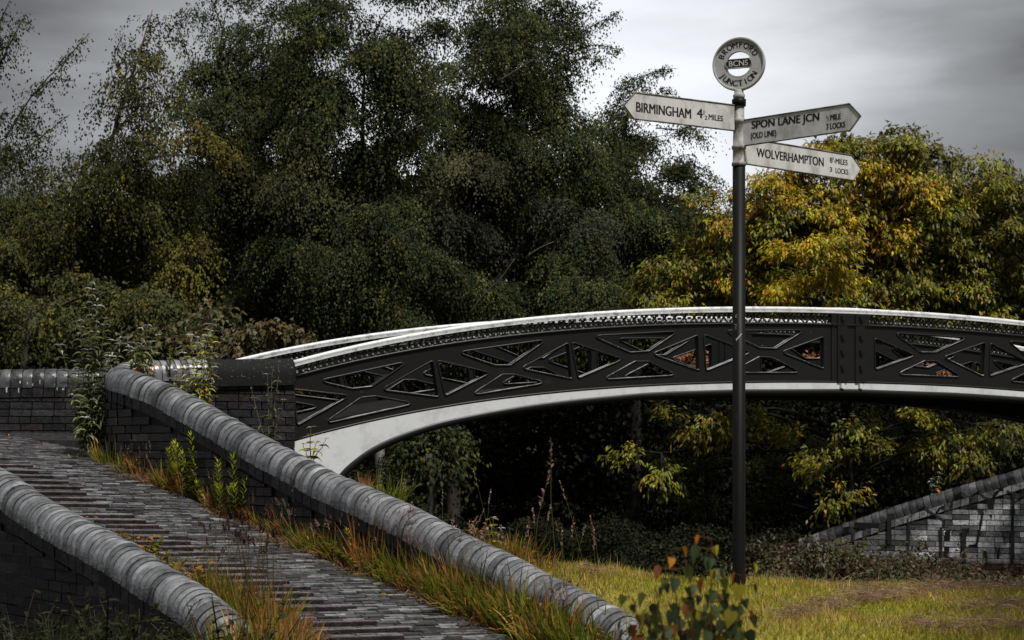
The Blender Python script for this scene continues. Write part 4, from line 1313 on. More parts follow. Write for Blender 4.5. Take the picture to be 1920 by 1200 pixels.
# woodland that closes the view behind the named trees
def make_woodland():
    r = np.random.default_rng(5)
    Q, C = [], []
    def band(n, x0, x1, ytop, ybot, Y0, Y1, L, W, cols):
        px = r.uniform(x0, x1, n); yt = np.interp(px, [q[0] for q in ytop], [q[1] for q in ytop])
        yt = yt + 22 * np.sin(px * .043) + 14 * np.sin(px * .11 + 1) + r.normal(0, 12, n)
        py = yt + (ybot - yt) * r.uniform(0, 1, n) ** .9
        Y = r.uniform(Y0, Y1, n)
        p = np.stack([(px - 960) / F * Y, Y, ZC - (py - YH) / F * Y], 1)
        # gather into clumps so the mass keeps light and dark knots
        ph = np.stack([np.sin(p[:, 0] * 3.1 + 2 * np.sin(p[:, 2] * 2.3)), np.sin(p[:, 2] * 3.7 + 2 * np.sin(p[:, 0] * 1.9))], 1)
        p[:, 1] -= .5 * ph[:, 0] * ph[:, 1]
        ax = r.normal(0, .7, (n, 3)); ax[:, 2] -= .6
        nr = r.normal(0, .6, (n, 3)); nr[:, 2] += 1
        Q.append(leaf_quads(p, ax, nr, L * r.uniform(.7, 1.3, n), W * r.uniform(.7, 1.3, n), r)); C.append(pick(cols, n, r, .4))
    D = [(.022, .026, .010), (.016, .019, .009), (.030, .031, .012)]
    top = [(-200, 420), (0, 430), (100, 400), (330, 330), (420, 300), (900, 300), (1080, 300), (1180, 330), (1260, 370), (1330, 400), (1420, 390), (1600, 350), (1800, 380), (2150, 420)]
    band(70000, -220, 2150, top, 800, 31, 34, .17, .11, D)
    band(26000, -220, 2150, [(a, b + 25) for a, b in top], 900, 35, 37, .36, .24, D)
    band(90000, 480, 2250, [(0, 700), (2300, 700)], 1120, 27.5, 31, .10, .065, [(.012, .014, .007), (.009, .010, .006), (.018, .019, .008)])  # darker leaves: the deep shade under the bridge is put into their colour
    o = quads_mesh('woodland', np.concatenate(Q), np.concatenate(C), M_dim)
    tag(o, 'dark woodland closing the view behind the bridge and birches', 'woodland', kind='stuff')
make_woodland()

# more trunks that show dimly in the dark under the arch
def bare_trunk(px, y0, y1, Y, r0, label):
    root = thing('birch_tree', label, 'tree', P(px, y1, Y), None)
    b = MB(); b.col = (.16, .155, .15)
    base = P(px, y1, Y)
    pts, S = catmull([base, P(px + 3, (y0 + y1) / 2, Y), P(px - 4, y0, Y)], .2)
    b.tube(pts, [r0 * (1 - .35 * i / len(pts)) for i in range(len(pts))], 8)
    b.build('trunk', M_bark, root)
    r = np.random.default_rng(int(px))
    O, D = clump_points((px, y0 - 10, Y, 70, 50), 260, r); D[:, 2] += .2
    q, c = sprays(O, unit(D), .4 * r.uniform(.6, 1.2, 260), 9, .7, .08, .05, GRN, r)
    quads_mesh('crown', q, c, M_leaf, root)
bare_trunk(808, 850, 1040, 24.5, .075, 'dim grey birch trunk standing in the dark under the arch')
bare_trunk(690, 890, 1010, 26, .05, 'second dim birch in the dark close to the arch springing')

# ------------------------------------------------------------------ undergrowth and grass
def make_undergrowth():
    r = np.random.default_rng(8)
    Q, C = [], []
    def patch(n, x0, x1, ytop, y_, Y0, Y1, L, W, cols, seed):
        px = r.uniform(x0, x1, n); Y = r.uniform(Y0, Y1, n)
        X = (px - 960) / F * Y
        g = ground_z(X, Y)
        top = ZC - (np.interp(px, [q[0] for q in ytop], [q[1] for q in ytop]) - YH) / F * Y
        top = top + .10 * np.sin(X * 5 + seed) + .07 * np.sin(X * 13.0 + Y * 3)
        z = g + np.maximum(top - g, .05) * r.uniform(0, 1, n) ** .6
        p = np.stack([X, Y, z], 1)
        ax = r.normal(0, .8, (n, 3)); ax[:, 2] -= .3
        nr = r.normal(0, .5, (n, 3)); nr[:, 2] += 1
        Q.append(leaf_quads(p, ax, nr, L * r.uniform(.6, 1.3, n), W * r.uniform(.6, 1.3, n), r)); C.append(pick(cols, n, r, .45))
    D = [(.014, .017, .008), (.010, .012, .006), (.024, .025, .010)]  # leaf colours lowered to paint in the shade of a closed canopy
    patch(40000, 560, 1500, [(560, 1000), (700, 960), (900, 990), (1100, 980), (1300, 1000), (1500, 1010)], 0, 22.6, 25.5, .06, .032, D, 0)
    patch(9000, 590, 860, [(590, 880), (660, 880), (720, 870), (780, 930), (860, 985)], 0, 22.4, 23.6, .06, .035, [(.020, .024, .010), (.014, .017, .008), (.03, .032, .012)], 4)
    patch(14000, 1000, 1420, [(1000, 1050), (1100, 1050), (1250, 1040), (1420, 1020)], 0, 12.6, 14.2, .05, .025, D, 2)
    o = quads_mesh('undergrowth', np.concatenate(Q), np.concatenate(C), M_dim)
    tag(o, 'dark undergrowth on the canal banks beneath the bridge', 'undergrowth', kind='stuff')
make_undergrowth()

def make_lawn():
    r = np.random.default_rng(21)
    n = 150000
    X = r.uniform(-.4, 5.6, n); Y = 3.2 + (12.0 - 3.2) * r.uniform(0, 1, n) ** .75
    keep = (lawn_d(X, Y) > np.where(Y < 10.3, -.22, .12)) & (X < .9 + Y * .42)
    # bare of grass right round the pole and where the sapling's stem stands
    X, Y = X[keep], Y[keep]
    n = len(X)
    Z = ground_z(X, Y)
    p = np.stack([X, Y, Z - .004], 1)
    pat = np.sin(X * 2.3 + 1.2 * np.sin(Y * 1.7)) * np.sin(Y * 2.9 + np.sin(X * 3.1)) + .5 * np.sin(X * 7.1 + Y * 5.3)
    ax = r.normal(0, .42, (n, 3)); ax[:, 2] = 1.0
    nr = r.normal(0, 1, (n, 3)); nr[:, 2] *= .3
    long_ = r.uniform(0, 1, n) > .93
    L = r.uniform(.025, .06, n) * (1 + .35 * pat) * np.where(long_, 1.7, 1)
    W = r.uniform(.0035, .0065, n)
    g = pick([(.36, .39, .028), (.27, .32, .024), (.48, .44, .035), (.17, .22, .02)], n, r, .3)
    d = pick([(.66, .50, .15), (.54, .34, .11), (.70, .55, .24), (.36, .21, .08)], n, r, .3)
    dry = np.clip(.36 + .28 * pat, .05, .85) > r.uniform(0, 1, n)
    c = np.where(dry[:, None], d, g)
    q = leaf_quads(p, ax, nr, L, W, r)
    o = quads_mesh('lawn_grass', q, c, M_grass)
    tag(o, 'short yellow-green lawn grass with dry straw patches round the signpost', 'grass', kind='stuff')
    # raked dead cuttings lying in rough rows
    Q, C = [], []
    for (a, b, n_, wd) in ((P(1455, 1172, 8.35), P(1640, 1128, 9.7), 900, .05), (P(1630, 1130, 9.6), P(1780, 1112, 10.6), 1100, .10), (P(1760, 1112, 10.6), P(1960, 1108, 10.7), 900, .09), (P(1800, 1150, 9.0), P(1960, 1128, 9.6), 700, .08),
                           (P(1700, 1195, 8.0), P(1960, 1180, 8.1), 700, .10), (P(1100, 1085, 10.7), P(1130, 1090, 10.6), 160, .05), (P(1560, 1105, 10.8), P(1700, 1125, 9.9), 300, .12)):
        t = r.uniform(0, 1, n_)
        x = a.x + (b.x - a.x) * t + r.normal(0, wd, n_) + .05 * np.sin(t * 17); y = a.y + (b.y - a.y) * t + r.normal(0, wd * 1.3, n_)
        z = ground_z(x, y) + r.uniform(.02, .075, n_)
        ax = r.normal(0, 1, (n_, 3)); ax[:, 2] *= .25
        nr = r.normal(0, .5, (n_, 3)); nr[:, 2] += 1
        Q.append(leaf_quads(np.stack([x, y, z], 1), ax, nr, r.uniform(.05, .15, n_), r.uniform(.003, .007, n_), r))
        C.append(pick([(.30, .19, .13), (.22, .13, .09), (.38, .27, .18), (.16, .09, .07)], n_, r, .3))
    o = quads_mesh('grass_cuttings', np.concatenate(Q), np.concatenate(C), M_grass)
    tag(o, 'dead brown grass cuttings raked in rows across the lawn', 'cuttings', kind='stuff')
make_lawn()

# ---- small plants: one mesh of each kind, copied about
G1 = [(.15, .18, .02), (.20, .21, .024), (.09, .12, .018), (.30, .27, .03)]
O1 = [(.58, .24, .05), (.48, .19, .04), (.62, .33, .08), (.34, .15, .06), (.42, .28, .07)]
B1 = [(.32, .18, .09), (.22, .12, .07), (.40, .24, .13), (.14, .08, .05)]
PINK = [(.42, .27, .24), (.34, .20, .17), (.50, .36, .33)]
DKG = [(.035, .045, .014), (.05, .055, .016), (.025, .034, .012)]
def rc(cols): return jit(random.choice(cols), .3)

def tuft(cols, n=70, h=(.12, .34), spread=.10, lean=.35, w=.007, droop=(.1, .7), second=None, frac=.0):
    m = MB()
    for _ in range(n):
        a = random.uniform(0, 2 * math.pi); rr = spread * math.sqrt(random.random())
        base = V((rr * math.cos(a), rr * math.sin(a), -.03))
        d = V((math.cos(a) * lean * random.random() + random.gauss(0, .12), math.sin(a) * lean * random.random() + random.gauss(0, .12), 1))
        m.col = rc(second if second and random.random() < frac else cols)
        m.blade(base, d, random.uniform(*h), w * 1.35 * random.uniform(.6, 1.3), random.uniform(*droop), V((random.gauss(0, 1), random.gauss(0, 1), 0)), 3)
    return m
def heads(m, n, h, cols, spread=.1, lean=.2, head=.07, stem=(.20, .15, .06), thick=.006):
    for _ in range(n):
        a = random.uniform(0, 6.28); rr = spread * random.random()
        base = V((rr * math.cos(a), rr * math.sin(a), -.02))
        d = V((random.gauss(0, lean), random.gauss(0, lean), 1)).normalized()
        hh = h * random.uniform(.7, 1.15)
        m.col = jit(stem, .3)
        bend = V((random.gauss(0, .05), random.gauss(0, .05), 0)) * hh
        tip = base + d * hh + bend
        m.tube([base, base + d * hh * .55, tip], [.0018, .0016, .0012], 3, caps=False)
        hl = head * random.uniform(.7, 1.3)
        up = (tip - (base + d * hh * .55)).normalized()
        for k in range(11):
            t = k / 10
            p = tip - up * hl * (1 - t)
            m.col = rc(cols)
            dr = V((random.gauss(0, 1), random.gauss(0, 1), 1.2)).normalized()
            m.blade(p, dr, .020 * (1.2 - .6 * t), thick, 0, V((random.gauss(0, 1), random.gauss(0, 1), 0)), 2)
    return m
def spire(n=7, h=.42, cols=[(.12, .16, .022), (.17, .20, .025), (.09, .125, .02)], tip=(.48, .50, .04), ll=.075):
    m = MB()
    for _ in range(n):
        a = random.uniform(0, 6.28); rr = .09 * math.sqrt(random.random())
        base = V((rr * math.cos(a), rr * math.sin(a), -.02)); hh = h * random.uniform(.45, 1.1)
        d = V((random.gauss(0, .10), random.gauss(0, .10), 1)).normalized()
        m.col = (.08, .07, .03)
        m.tube([base, base + d * hh], [.004, .0025], 4, caps=False)
        for k in range(46):
            t = .12 + .88 * k / 45
            b = k * 2.4
            m.col = tuple(np.array(rc(cols)) * (1 - t ** 3) + np.array(jit(tip, .2)) * t ** 3)
            m.blade(base + d * hh * t, V((math.cos(b), math.sin(b), .35 + .7 * t)), ll * (1.15 - .5 * t), .009, .35 * (1 - t), V((-math.sin(b), math.cos(b), 0)), 3)
    return m
def leafy(n=60, cols=G1, h=.2, spread=.16, L=.035, W=.018):
    m = MB()
    for _ in range(9):
        a = random.uniform(0, 6.28)
        d = V((math.cos(a) * .6, math.sin(a) * .6, 1)).normalized()
        b = V((math.cos(a) * .03, math.sin(a) * .03, -.02)); hh = h * random.uniform(.6, 1.2)
        m.col = (.10, .06, .03)
        m.tube([b, b + d * hh], [.0025, .0015], 3, caps=False)
        for k in range(n // 6):
            t = random.uniform(.15, 1)
            m.col = rc(cols)
            q = random.uniform(0, 6.28)
            m.blade(b + d * hh * t, V((math.cos(q), math.sin(q), random.uniform(-.1, .8))), L * random.uniform(.6, 1.3), W * random.uniform(.7, 1.2), .3, V((-math.sin(q), math.cos(q), .2)), 3)
    return m

def proto(m, name):
    o = m.build(name, M_grass)
    me = o.data
    bpy.data.objects.remove(o)
    return me
random.seed(31)
TUFT = {
    'green': [proto(tuft(G1, 140, (.10, .32), .11, .6, .0055), 'green_tuft') for _ in range(3)],
    'mixed': [proto(tuft(G1, 150, (.08, .30), .12, .6, .005, second=O1, frac=.4), 'mixed_tuft') for _ in range(3)],
    'orange': [proto(tuft(O1, 150, (.10, .36), .085, .4, .0042, second=B1, frac=.3), 'orange_tuft') for _ in range(3)],
    'brown': [proto(tuft(B1, 160, (.06, .26), .14, .9, .0042, (.3, 1.1), O1, .25), 'brown_tuft') for _ in range(2)],
    'low': [proto(tuft(O1, 130, (.03, .09), .14, .9, .0045, (.2, .9), G1, .3), 'low_tuft') for _ in range(2)],
    'pink': [proto(heads(tuft(G1, 60, (.08, .26), .09, .5, .0045, second=B1, frac=.5), 9, .34, PINK, .10, .12), 'pink_tuft') for _ in range(3)],
    'dark': [proto(heads(tuft(G1, 90, (.10, .36), .11, .5, .005, second=O1, frac=.3), 8, .50, [(.05, .022, .02), (.08, .035, .03)], .10, .13, .035, (.22, .14, .06), .008), 'dark_tuft') for _ in range(3)],
    'shade': [proto(tuft(DKG, 150, (.15, .45), .15, .6, .006), 'shade_tuft') for _ in range(2)] + [proto(leafy(90, DKG, .4, .2, .05, .02), 'shade_tuft')],
    'stalk': [proto(heads(MB(), 1, h_, PINK if h_ < .5 else [(.40, .24, .14), (.30, .2, .1)], .005, .10, .11, (.16, .17, .04), .010), 'stalk') for h_ in (.30, .36, .42, .58)],
    'weed': [proto(leafy(70, G1 + [(.25, .2, .03)], .16), 'weed'), proto(leafy(70, [(.30, .2, .03), (.45, .2, .04), (.12, .13, .02)], .13), 'weed')],
    'spire': [proto(spire(11, .40), 'spire'), proto(spire(12, .36), 'spire')],
}
COUNT = {}
def plant(kind, at, scale, name, label, cat, group):
    ms = TUFT[kind]
    o = bpy.data.objects.new(name, ms[COUNT.get(kind, 0) % len(ms)])
    COUNT[kind] = COUNT.get(kind, 0) + 1
    COL.objects.link(o)
    o.location = at
    o.rotation_euler = (random.gauss(0, .08), random.gauss(0, .08), random.uniform(0, 6.28))
    scale *= 1.35
    o.scale = (scale * random.uniform(.85, 1.15), scale * random.uniform(.85, 1.15), scale * random.uniform(.85, 1.2))
    tag(o, label, cat, group)
    return o

def edge_at(px, off=0.0):
    """foot of the ramp wall at image column px, moved off metres out over the path"""
    k = min(range(len(ep)), key=lambda i: abs(ep[i].x / ep[i].y * F + 960 - px))
    return ep[k] - ROW * off + V((0, 0, .026 * off))
def ridge_at(px, off=0.0, up=0.0):
    k = min((i for i in range(len(rp)) if rp[i].y < 14.6), key=lambda i: abs(rp[i].x / rp[i].y * F + 960 - px))
    return rp[k] + V((.75, .65, 0)) * off + V((0, 0, up))
def low_at(px, off=0.0):
    """path edge beside the low wall's ridge at image column px"""
    k = min(range(len(lp)), key=lambda i: abs(lp[i].x / lp[i].y * F + 960 - px))
    p = lp[k] + ROW * off
    j = int(np.argmin((E_arr[:, 0] - (p.x + ROW.x * (PATH_W - off))) ** 2 + (E_arr[:, 1] - (p.y + ROW.y * (PATH_W - off))) ** 2))
    return V((p.x, p.y, E_arr[j, 2] + .05))

WF = 'at the foot of the ramp wall'
KN = {'green': ('grass_tuft', 'tuft of green grass ', 'grass tuft'), 'mixed': ('grass_tuft', 'tuft of mixed green and orange grass ', 'grass tuft'), 'orange': ('grass_tuft', 'tuft of dry orange grass ', 'grass tuft'),
      'brown': ('grass_tuft', 'mat of withered brown grass ', 'grass tuft'), 'low': ('grass_tuft', 'low rusty patch of grass ', 'grass tuft'), 'pink': ('grass_tuft', 'clump of pink seed-head grass ', 'grass tuft'),
      'dark': ('plantain_clump', 'clump of tall stalks with dark brown heads ', 'weed'), 'shade': ('weed_clump', 'dark green shaded weeds ', 'weed'), 'weed': ('weed_clump', 'small bushy weed with yellowing leaves ', 'weed'), 'stalk': ('grass_stalk', 'single tall grass stalk with a feathery head ', 'grass stalk')}
def put(kind, at, scale, where):
    nm, lab, cat = KN[kind]
    plant(kind, at, scale, nm, lab + where, cat, (lab + where))

random.seed(77)
for px, off, kind, sc_ in [(205, .06, 'orange', .75), (222, .10, 'green', .7), (196, .2, 'low', .8), (275, .05, 'orange', .75), (292, .10, 'brown', .9), (283, .02, 'pink', .8), (312, .08, 'low', .9), (322, .06, 'brown', .7), (340, .05, 'green', .6),
                           (415, .06, 'weed', 1.1), (428, .1, 'orange', .7), (436, .05, 'mixed', .9), (448, .1, 'brown', .8), (420, .04, 'pink', .9), (475, .1, 'brown', .9), (495, .06, 'orange', .8), (505, .05, 'pink', .8), (525, .08, 'brown', .7), (545, .04, 'orange', .6),
                           (560, .04, 'pink', .9), (575, .05, 'orange', .7), (588, .06, 'green', .7), (600, .03, 'pink', 1.0), (612, .06, 'orange', .8), (622, .1, 'brown', .8), (633, .03, 'pink', 1.0), (640, .05, 'mixed', .9), (655, .06, 'green', .9),
                           (665, .12, 'weed', 1.2), (676, .06, 'green', 1.1), (688, .10, 'weed', 1.0), (700, .03, 'pink', 1.2), (706, .05, 'orange', 1.25), (716, .04, 'orange', 1.35), (724, .08, 'orange', 1.1), (712, .14, 'brown', .9), (740, .06, 'brown', .9), (748, .04, 'green', 1.0),
                           (758, .07, 'mixed', 1.1), (768, .04, 'green', 1.2), (776, .10, 'mixed', 1.0), (784, .03, 'pink', 1.0), (790, .06, 'green', 1.2), (800, .10, 'green', 1.0), (806, .04, 'pink', 1.1), (815, .08, 'orange', .9), (823, .04, 'brown', 1.3), (832, .1, 'brown', 1.1),
                           (840, .05, 'orange', 1.1), (850, .08, 'brown', 1.2), (858, .03, 'pink', 1.1), (866, .06, 'mixed', 1.0), (876, .04, 'orange', 1.1), (884, .08, 'green', 1.2), (893, .05, 'green', 1.3), (902, .1, 'mixed', 1.0), (912, .04, 'green', 1.1), (922, .06, 'orange', .9),
                           (932, .1, 'brown', 1.0), (940, .04, 'mixed', 1.1), (950, .06, 'green', 1.2), (962, .03, 'green', 1.3), (972, .08, 'mixed', 1.1), (982, .04, 'green', 1.2), (992, .1, 'orange', .9), (1002, .05, 'green', 1.3), (1014, .03, 'mixed', 1.2), (1024, .08, 'green', 1.1),
                           (1036, .04, 'mixed', 1.1), (1048, .02, 'green', 1.2), (1060, .06, 'brown', 1.0), (1072, .03, 'mixed', 1.1), (1086, .05, 'green', 1.1), (1100, .03, 'mixed', 1.0), (1118, .05, 'green', 1.1), (1135, .03, 'brown', 1.1), (1150, .04, 'mixed', 1.0), (1170, .03, 'orange', .9), (1190, .03, 'brown', 1.0),
                           (600, .30, 'low', .7), (845, .30, 'low', .9), (730, .28, 'low', .7), (960, .26, 'low', .8)]:
    sc_ *= 1.22 if px > 840 else 1.08
    put(kind, edge_at(px, off), sc_, WF)
    if px > 545 and kind not in ('low', 'weed') and random.random() < .5:
        put(random.choice(['mixed', 'brown', 'green', 'orange', 'brown', 'pink']), edge_at(px + random.uniform(-7, 7), off * .6 + random.uniform(0, .1)), sc_ * random.uniform(.7, 1.0), WF)
    if px > 260 and random.random() < .3:
        put(random.choice(['low', 'low', 'brown']), edge_at(px + random.uniform(-8, 8), off + random.uniform(.06, .16)), random.uniform(.5, .8), WF)
for k in range(48):
    px = random.uniform(255, 650)
    put(random.choice(['brown', 'orange', 'mixed', 'pink', 'low', 'weed', 'green']), edge_at(px, random.uniform(.0, .12)), random.uniform(.55, .9), WF)
for k in range(70):
    px = random.uniform(600, 1200)
    put(random.choice(['weed', 'weed', 'weed', 'green', 'green', 'mixed', 'orange']), edge_at(px, random.uniform(.0, .2)), random.uniform(.7, 1.05), WF)
for k in range(20):
    px = random.uniform(1000, 1240)
    put(random.choice(['green', 'mixed', 'green', 'brown', 'orange']), ridge_at(px, random.uniform(.14, .3), -.14), random.uniform(.5, .8), 'along the lawn side of the ramp coping')
for k in range(22):
    px = random.uniform(1030, 1240)
    put(random.choice(['green', 'mixed', 'green', 'weed', 'brown']), ridge_at(px, random.uniform(-.3, -.16), -.26), random.uniform(.8, 1.15), WF)
# two bright green spire weeds
for i, (px, off, sc_, lab) in enumerate([(380, .10, 1.0, 'bright green bushy spire weed nearer the top of the ramp'), (470, .12, 1.05, 'bright green spire weed with rusty stems lower down the ramp')]):
    plant('spire', edge_at(px, off), sc_, 'spire_weed', lab, 'weed', 'spire weeds at the foot of the ramp wall')
for px, off, sc_ in [(362, .1, .7), (395, .12, .6), (455, .12, .7), (640, .04, .7), (688, .05, .75)]:
    plant('spire', edge_at(px, off), sc_, 'spire_weed', 'small green spire weed at the foot of the ramp wall', 'weed', 'small spire weeds')
# growth along the path side of the low wall
LW = 'behind the low wall by the path'
for px, off, kind, sc_ in [(20, .3, 'low', .9), (60, .35, 'weed', .8), (85, .6, 'low', .8), (95, .5, 'orange', .5), (130, .3, 'orange', .5), (150, .3, 'weed', .9), (175, .28, 'weed', 1.3), (190, .25, 'weed', 1.5), (205, .28, 'weed', 1.4), (225, .3, 'weed', 1.2), (240, .3, 'low', .9), (255, .25, 'mixed', .8),
                           (265, .3, 'weed', 1.2), (280, .3, 'weed', 1.2), (290, .26, 'mixed', 1.0), (300, .3, 'dark', .7), (312, .3, 'green', 1.2), (325, .28, 'dark', 1.0), (335, .3, 'mixed', 1.1), (345, .26, 'green', 1.2), (355, .3, 'orange', .9), (365, .3, 'dark', 1.0), (375, .26, 'mixed', 1.0), (388, .3, 'dark', 1.1),
                           (398, .3, 'green', 1.2), (408, .26, 'dark', 1.1), (416, .3, 'mixed', 1.1), (424, .34, 'orange', 1.0), (430, .28, 'dark', 1.0), (440, .3, 'mixed', 1.0), (446, .3, 'brown', 1.2), (455, .26, 'brown', 1.2), (462, .3, 'orange', .9), (470, .32, 'brown', 1.1), (350, .5, 'brown', .8), (410, .5, 'brown', .9), (250, .3, 'low', .7), (200, .5, 'orange', .45), (276, .3, 'mixed', .7)]:
    put(kind, low_at(px, off), sc_ * (.72 if kind in ('green', 'mixed', 'orange', 'brown') else .9), LW)
BF = 'by the low end of the parapet wall'
for px, Y, kind, sc_ in [(455, 9.05, 'mixed', 1.2), (475, 9.0, 'orange', 1.2), (495, 8.9, 'mixed', 1.2), (515, 8.9, 'orange', 1.1), (532, 8.85, 'green', 1.0), (548, 8.85, 'orange', .9), (505, 9.1, 'brown', 1.2), (470, 8.8, 'green', 1.3), (440, 8.9, 'green', 1.3), (425, 9.1, 'mixed', 1.1), (485, 8.7, 'green', 1.0), (525, 8.7, 'orange', .9), (560, 8.7, 'orange', .8)]:
    put(kind, V(((px - 960) / F * Y, Y, -.34)), sc_, BF)
SF = 'in the dark below the parapet wall'
for k in range(46):
    px = random.uniform(-20, 440); Y = random.uniform(8.2, 9.2) if px > 150 else random.uniform(8.4, 9.6)
    put('shade', V(((px - 960) / F * Y, Y, -.45)), random.uniform(.75, 1.15), SF)
for px, py in ((125, 1093), (176, 1088), (96, 1108), (192, 1120)):
    pass
# stalks and shoots on the canal side of the ramp wall
CS = 'behind the ramp coping'
for px, py, s_ in [(690, 905, 0), (716, 925, .7), (725, 930, .7), (737, 935, .6), (755, 940, .8), (790, 950, .9), (850, 970, .8), (868, 945, 1.0), (884, 960, .8), (905, 965, .9), (915, 975, .7), (955, 975, .9), (962, 985, .7)]:
    if s_: put('stalk', ridge_at(px, .18, -.10), s_ * .75, CS)
for px, kind, s_ in [(640, 'orange', .4), (690, 'green', .8), (850, 'weed', .9), (868, 'brown', .8), (905, 'mixed', .9), (915, 'brown', .8), (925, 'mixed', .8), (945, 'brown', .7), (965, 'mixed', .7), (985, 'brown', .8), (1010, 'brown', .7), (1040, 'mixed', .6), (1060, 'orange', .6), (1085, 'mixed', .6), (1110, 'brown', .7), (1130, 'mixed', .6)]:
    put(kind, ridge_at(px, .22, -.09), s_, 'along the lawn side of the ramp coping')
for px, Y, s_ in [(983, 10.9, .8), (998, 11.0, 1.55), (1008, 10.95, .8), (1046, 11.1, 1.2), (1054, 11.05, .8), (1072, 11.1, .95), (1080, 11.15, .7), (1098, 11.1, .75), (1118, 11.2, .75), (1124, 11.15, .95), (1012, 11.1, .9), (1064, 11.0, .5)]:
    X = (px - 960) / F * Y
    put('stalk', V((X, Y, float(ground_z(np.array(X), np.array(Y))))), s_, 'on the lawn crest against the dark canal')

# ---- buddleias seeded in the brickwork
M_bud = leaf_mat('buddleia_leaf', .5, .3, .3)
def shrub(name, label, base, stems, cols, L=.11, W=.026, node=.055, tipc=(.45, .47, .42), orange=0, stemc=(.16, .14, .11), group=None, droop=.75):
    root = thing(name, label, 'shrub', base, group)
    m = MB(); st = MB()
    for (tx, ty, tz, h) in stems:
        h *= 1.12
        d = V((tx, ty, tz)).normalized()
        pts = [V(base) + d * h * t + V((0, 0, 1)) * (.12 * h * t * t) + V((random.gauss(0, .004), random.gauss(0, .004), 0)) for t in np.linspace(0, 1, 7)]
        st.col = jit(stemc, .2)
        st.tube(pts, [.006 * (1 - .7 * k / 6) for k in range(7)], 5, caps=False)
        n = max(3, int(h / node))
        rot = random.uniform(0, 3.14)
        for k in range(1, n + 1):
            t = k / n
            p = pts[0].lerp(pts[-1], t) if False else pts[min(6, int(t * 6))].lerp(pts[min(6, int(t * 6) + 1)], t * 6 - int(t * 6))
            a = rot + k * 1.571 + random.gauss(0, .2)
            size = (1.0 - .55 * max(0, t - .45) / .55) if t > .45 else (.7 + .6 * t)
            for e in (0, math.pi):
                m.col = rc(cols) if t < .93 else jit(tipc, .2)
                if orange and random.random() < orange and t < .5: m.col = jit((.75, .24, .02), .2)
                dd = V((math.cos(a + e), math.sin(a + e), .55))
                m.blade(p, dd, 1.3 * L * size * random.uniform(.8, 1.2), 1.45 * W * size, droop * random.uniform(.6, 1.2), V((-math.sin(a + e), math.cos(a + e), random.choice((-1, 1)) * random.uniform(.35, 1.1))), 4)
    st.build('stem', M_bark, root)
    m.build('foliage', M_bud, root)
    return root
random.seed(5)
BUD = [(.24, .26, .11), (.20, .22, .09), (.30, .31, .15), (.15, .18, .07)]
BUDY = [(.40, .39, .08), (.30, .31, .08), (.22, .25, .09), (.46, .40, .08)]
BUDD = [(.09, .105, .04), (.065, .08, .035), (.12, .13, .05)]
def fan(n, h0, h1, lean):
    return [(random.gauss(0, lean), random.gauss(0, lean * .6), 1, random.uniform(h0, h1)) for _ in range(n)]
shrub('buddleia', 'tall silvery buddleia growing between the landing wall and the rounded wall end', P(168, 850, 15.05), fan(16, .4, .95, .22) + [(.02, 0, 1, 1.28), (.06, 0, 1, 1.16), (-.03, .1, 1, 1.2), (.13, 0, 1, 1.02), (-.08, 0, 1, 1.0)] + fan(12, .3, .5, .5), BUD + BUDD + BUDD, .14, .03, .05)
shrub('buddleia', 'buddleia with drooping leaves rooted inside the curve of the rounded wall end', P(272, 716, 14.86), fan(7, .2, .36, .35) + [(-.1, 0, 1, .40), (.05, 0, 1, .42), (.3, 0, 1, .36)], BUD, .12, .026, .045, orange=.22)
shrub('buddleia', 'yellowing buddleia with orange leaves leaning over the ramp coping', P(372, 788, 14.5), [(-.1, 0, 1, .62), (.2, 0, 1, .74), (-.02, 0, 1, .60), (.12, 0, 1, .70), (-.25, 0, 1, .5), (.22, .1, 1, .46), (.3, 0, 1, .40), (-.5, 0, 1, .40), (-.7, -.1, 1, .36), (.0, -.2, 1, .34), (.45, 0, 1, .3), (.2, -.1, 1, .3), (-.35, -.2, 1, .3), (-.9, 0, .8, .34), (.05, .1, 1, .62)], BUDY, .11, .026, .042, orange=.16)
shrub('buddleia', 'thin dark buddleia shoots against the brick beside the bridge end', P(505, 850, 15.2), [(-.32, 0, 1, .52), (-.02, 0, 1, .60), (.12, 0, 1, .70), (.02, .1, 1, .66), (.28, 0, 1, .42)], BUDD, .10, .022, .075, tipc=(.2, .21, .18))
shrub('buddleia', 'small yellow-leaved buddleia seedling on the ramp coping below the bridge end', ridge_at(548, .17, -.10), [(0, 0, 1, .24), (.3, 0, 1, .15), (-.4, 0, 1, .14), (.5, .1, .7, .2)], [(.38, .33, .03), (.30, .28, .04), (.18, .18, .05)], .10, .026, .05, tipc=(.4, .36, .2))
shrub('buddleia', 'little buddleia seedling among grasses on the lawn side of the coping', ridge_at(882, .2, -.08), [(0, 0, 1, .17), (.4, 0, 1, .12), (-.4, 0, 1, .12)], BUDY, .08, .02, .04)
shrub('buddleia', 'small buddleia with orange lower leaves growing on top of the painted wall', P(1752, 935, 22.35), [(-.1, 0, 1, .22), (.18, 0, 1, .3), (.3, 0, 1, .34), (-.3, 0, 1, .2)], BUD, .10, .028, .05, orange=.5)
for q, lab in ((P(318, 690, 15.2), 'tiny yellow seedling on the coping behind the rounded wall end'), (P(245, 700, 14.8), 'upright yellow-green shoot standing on the rounded wall end')):
    shrub('seedling', lab, q, [(0, 0, 1, .16), (.1, 0, 1, .13)], [(.35, .36, .02), (.28, .30, .03)], .035, .012, .018, tipc=(.42, .42, .04), droop=.2)

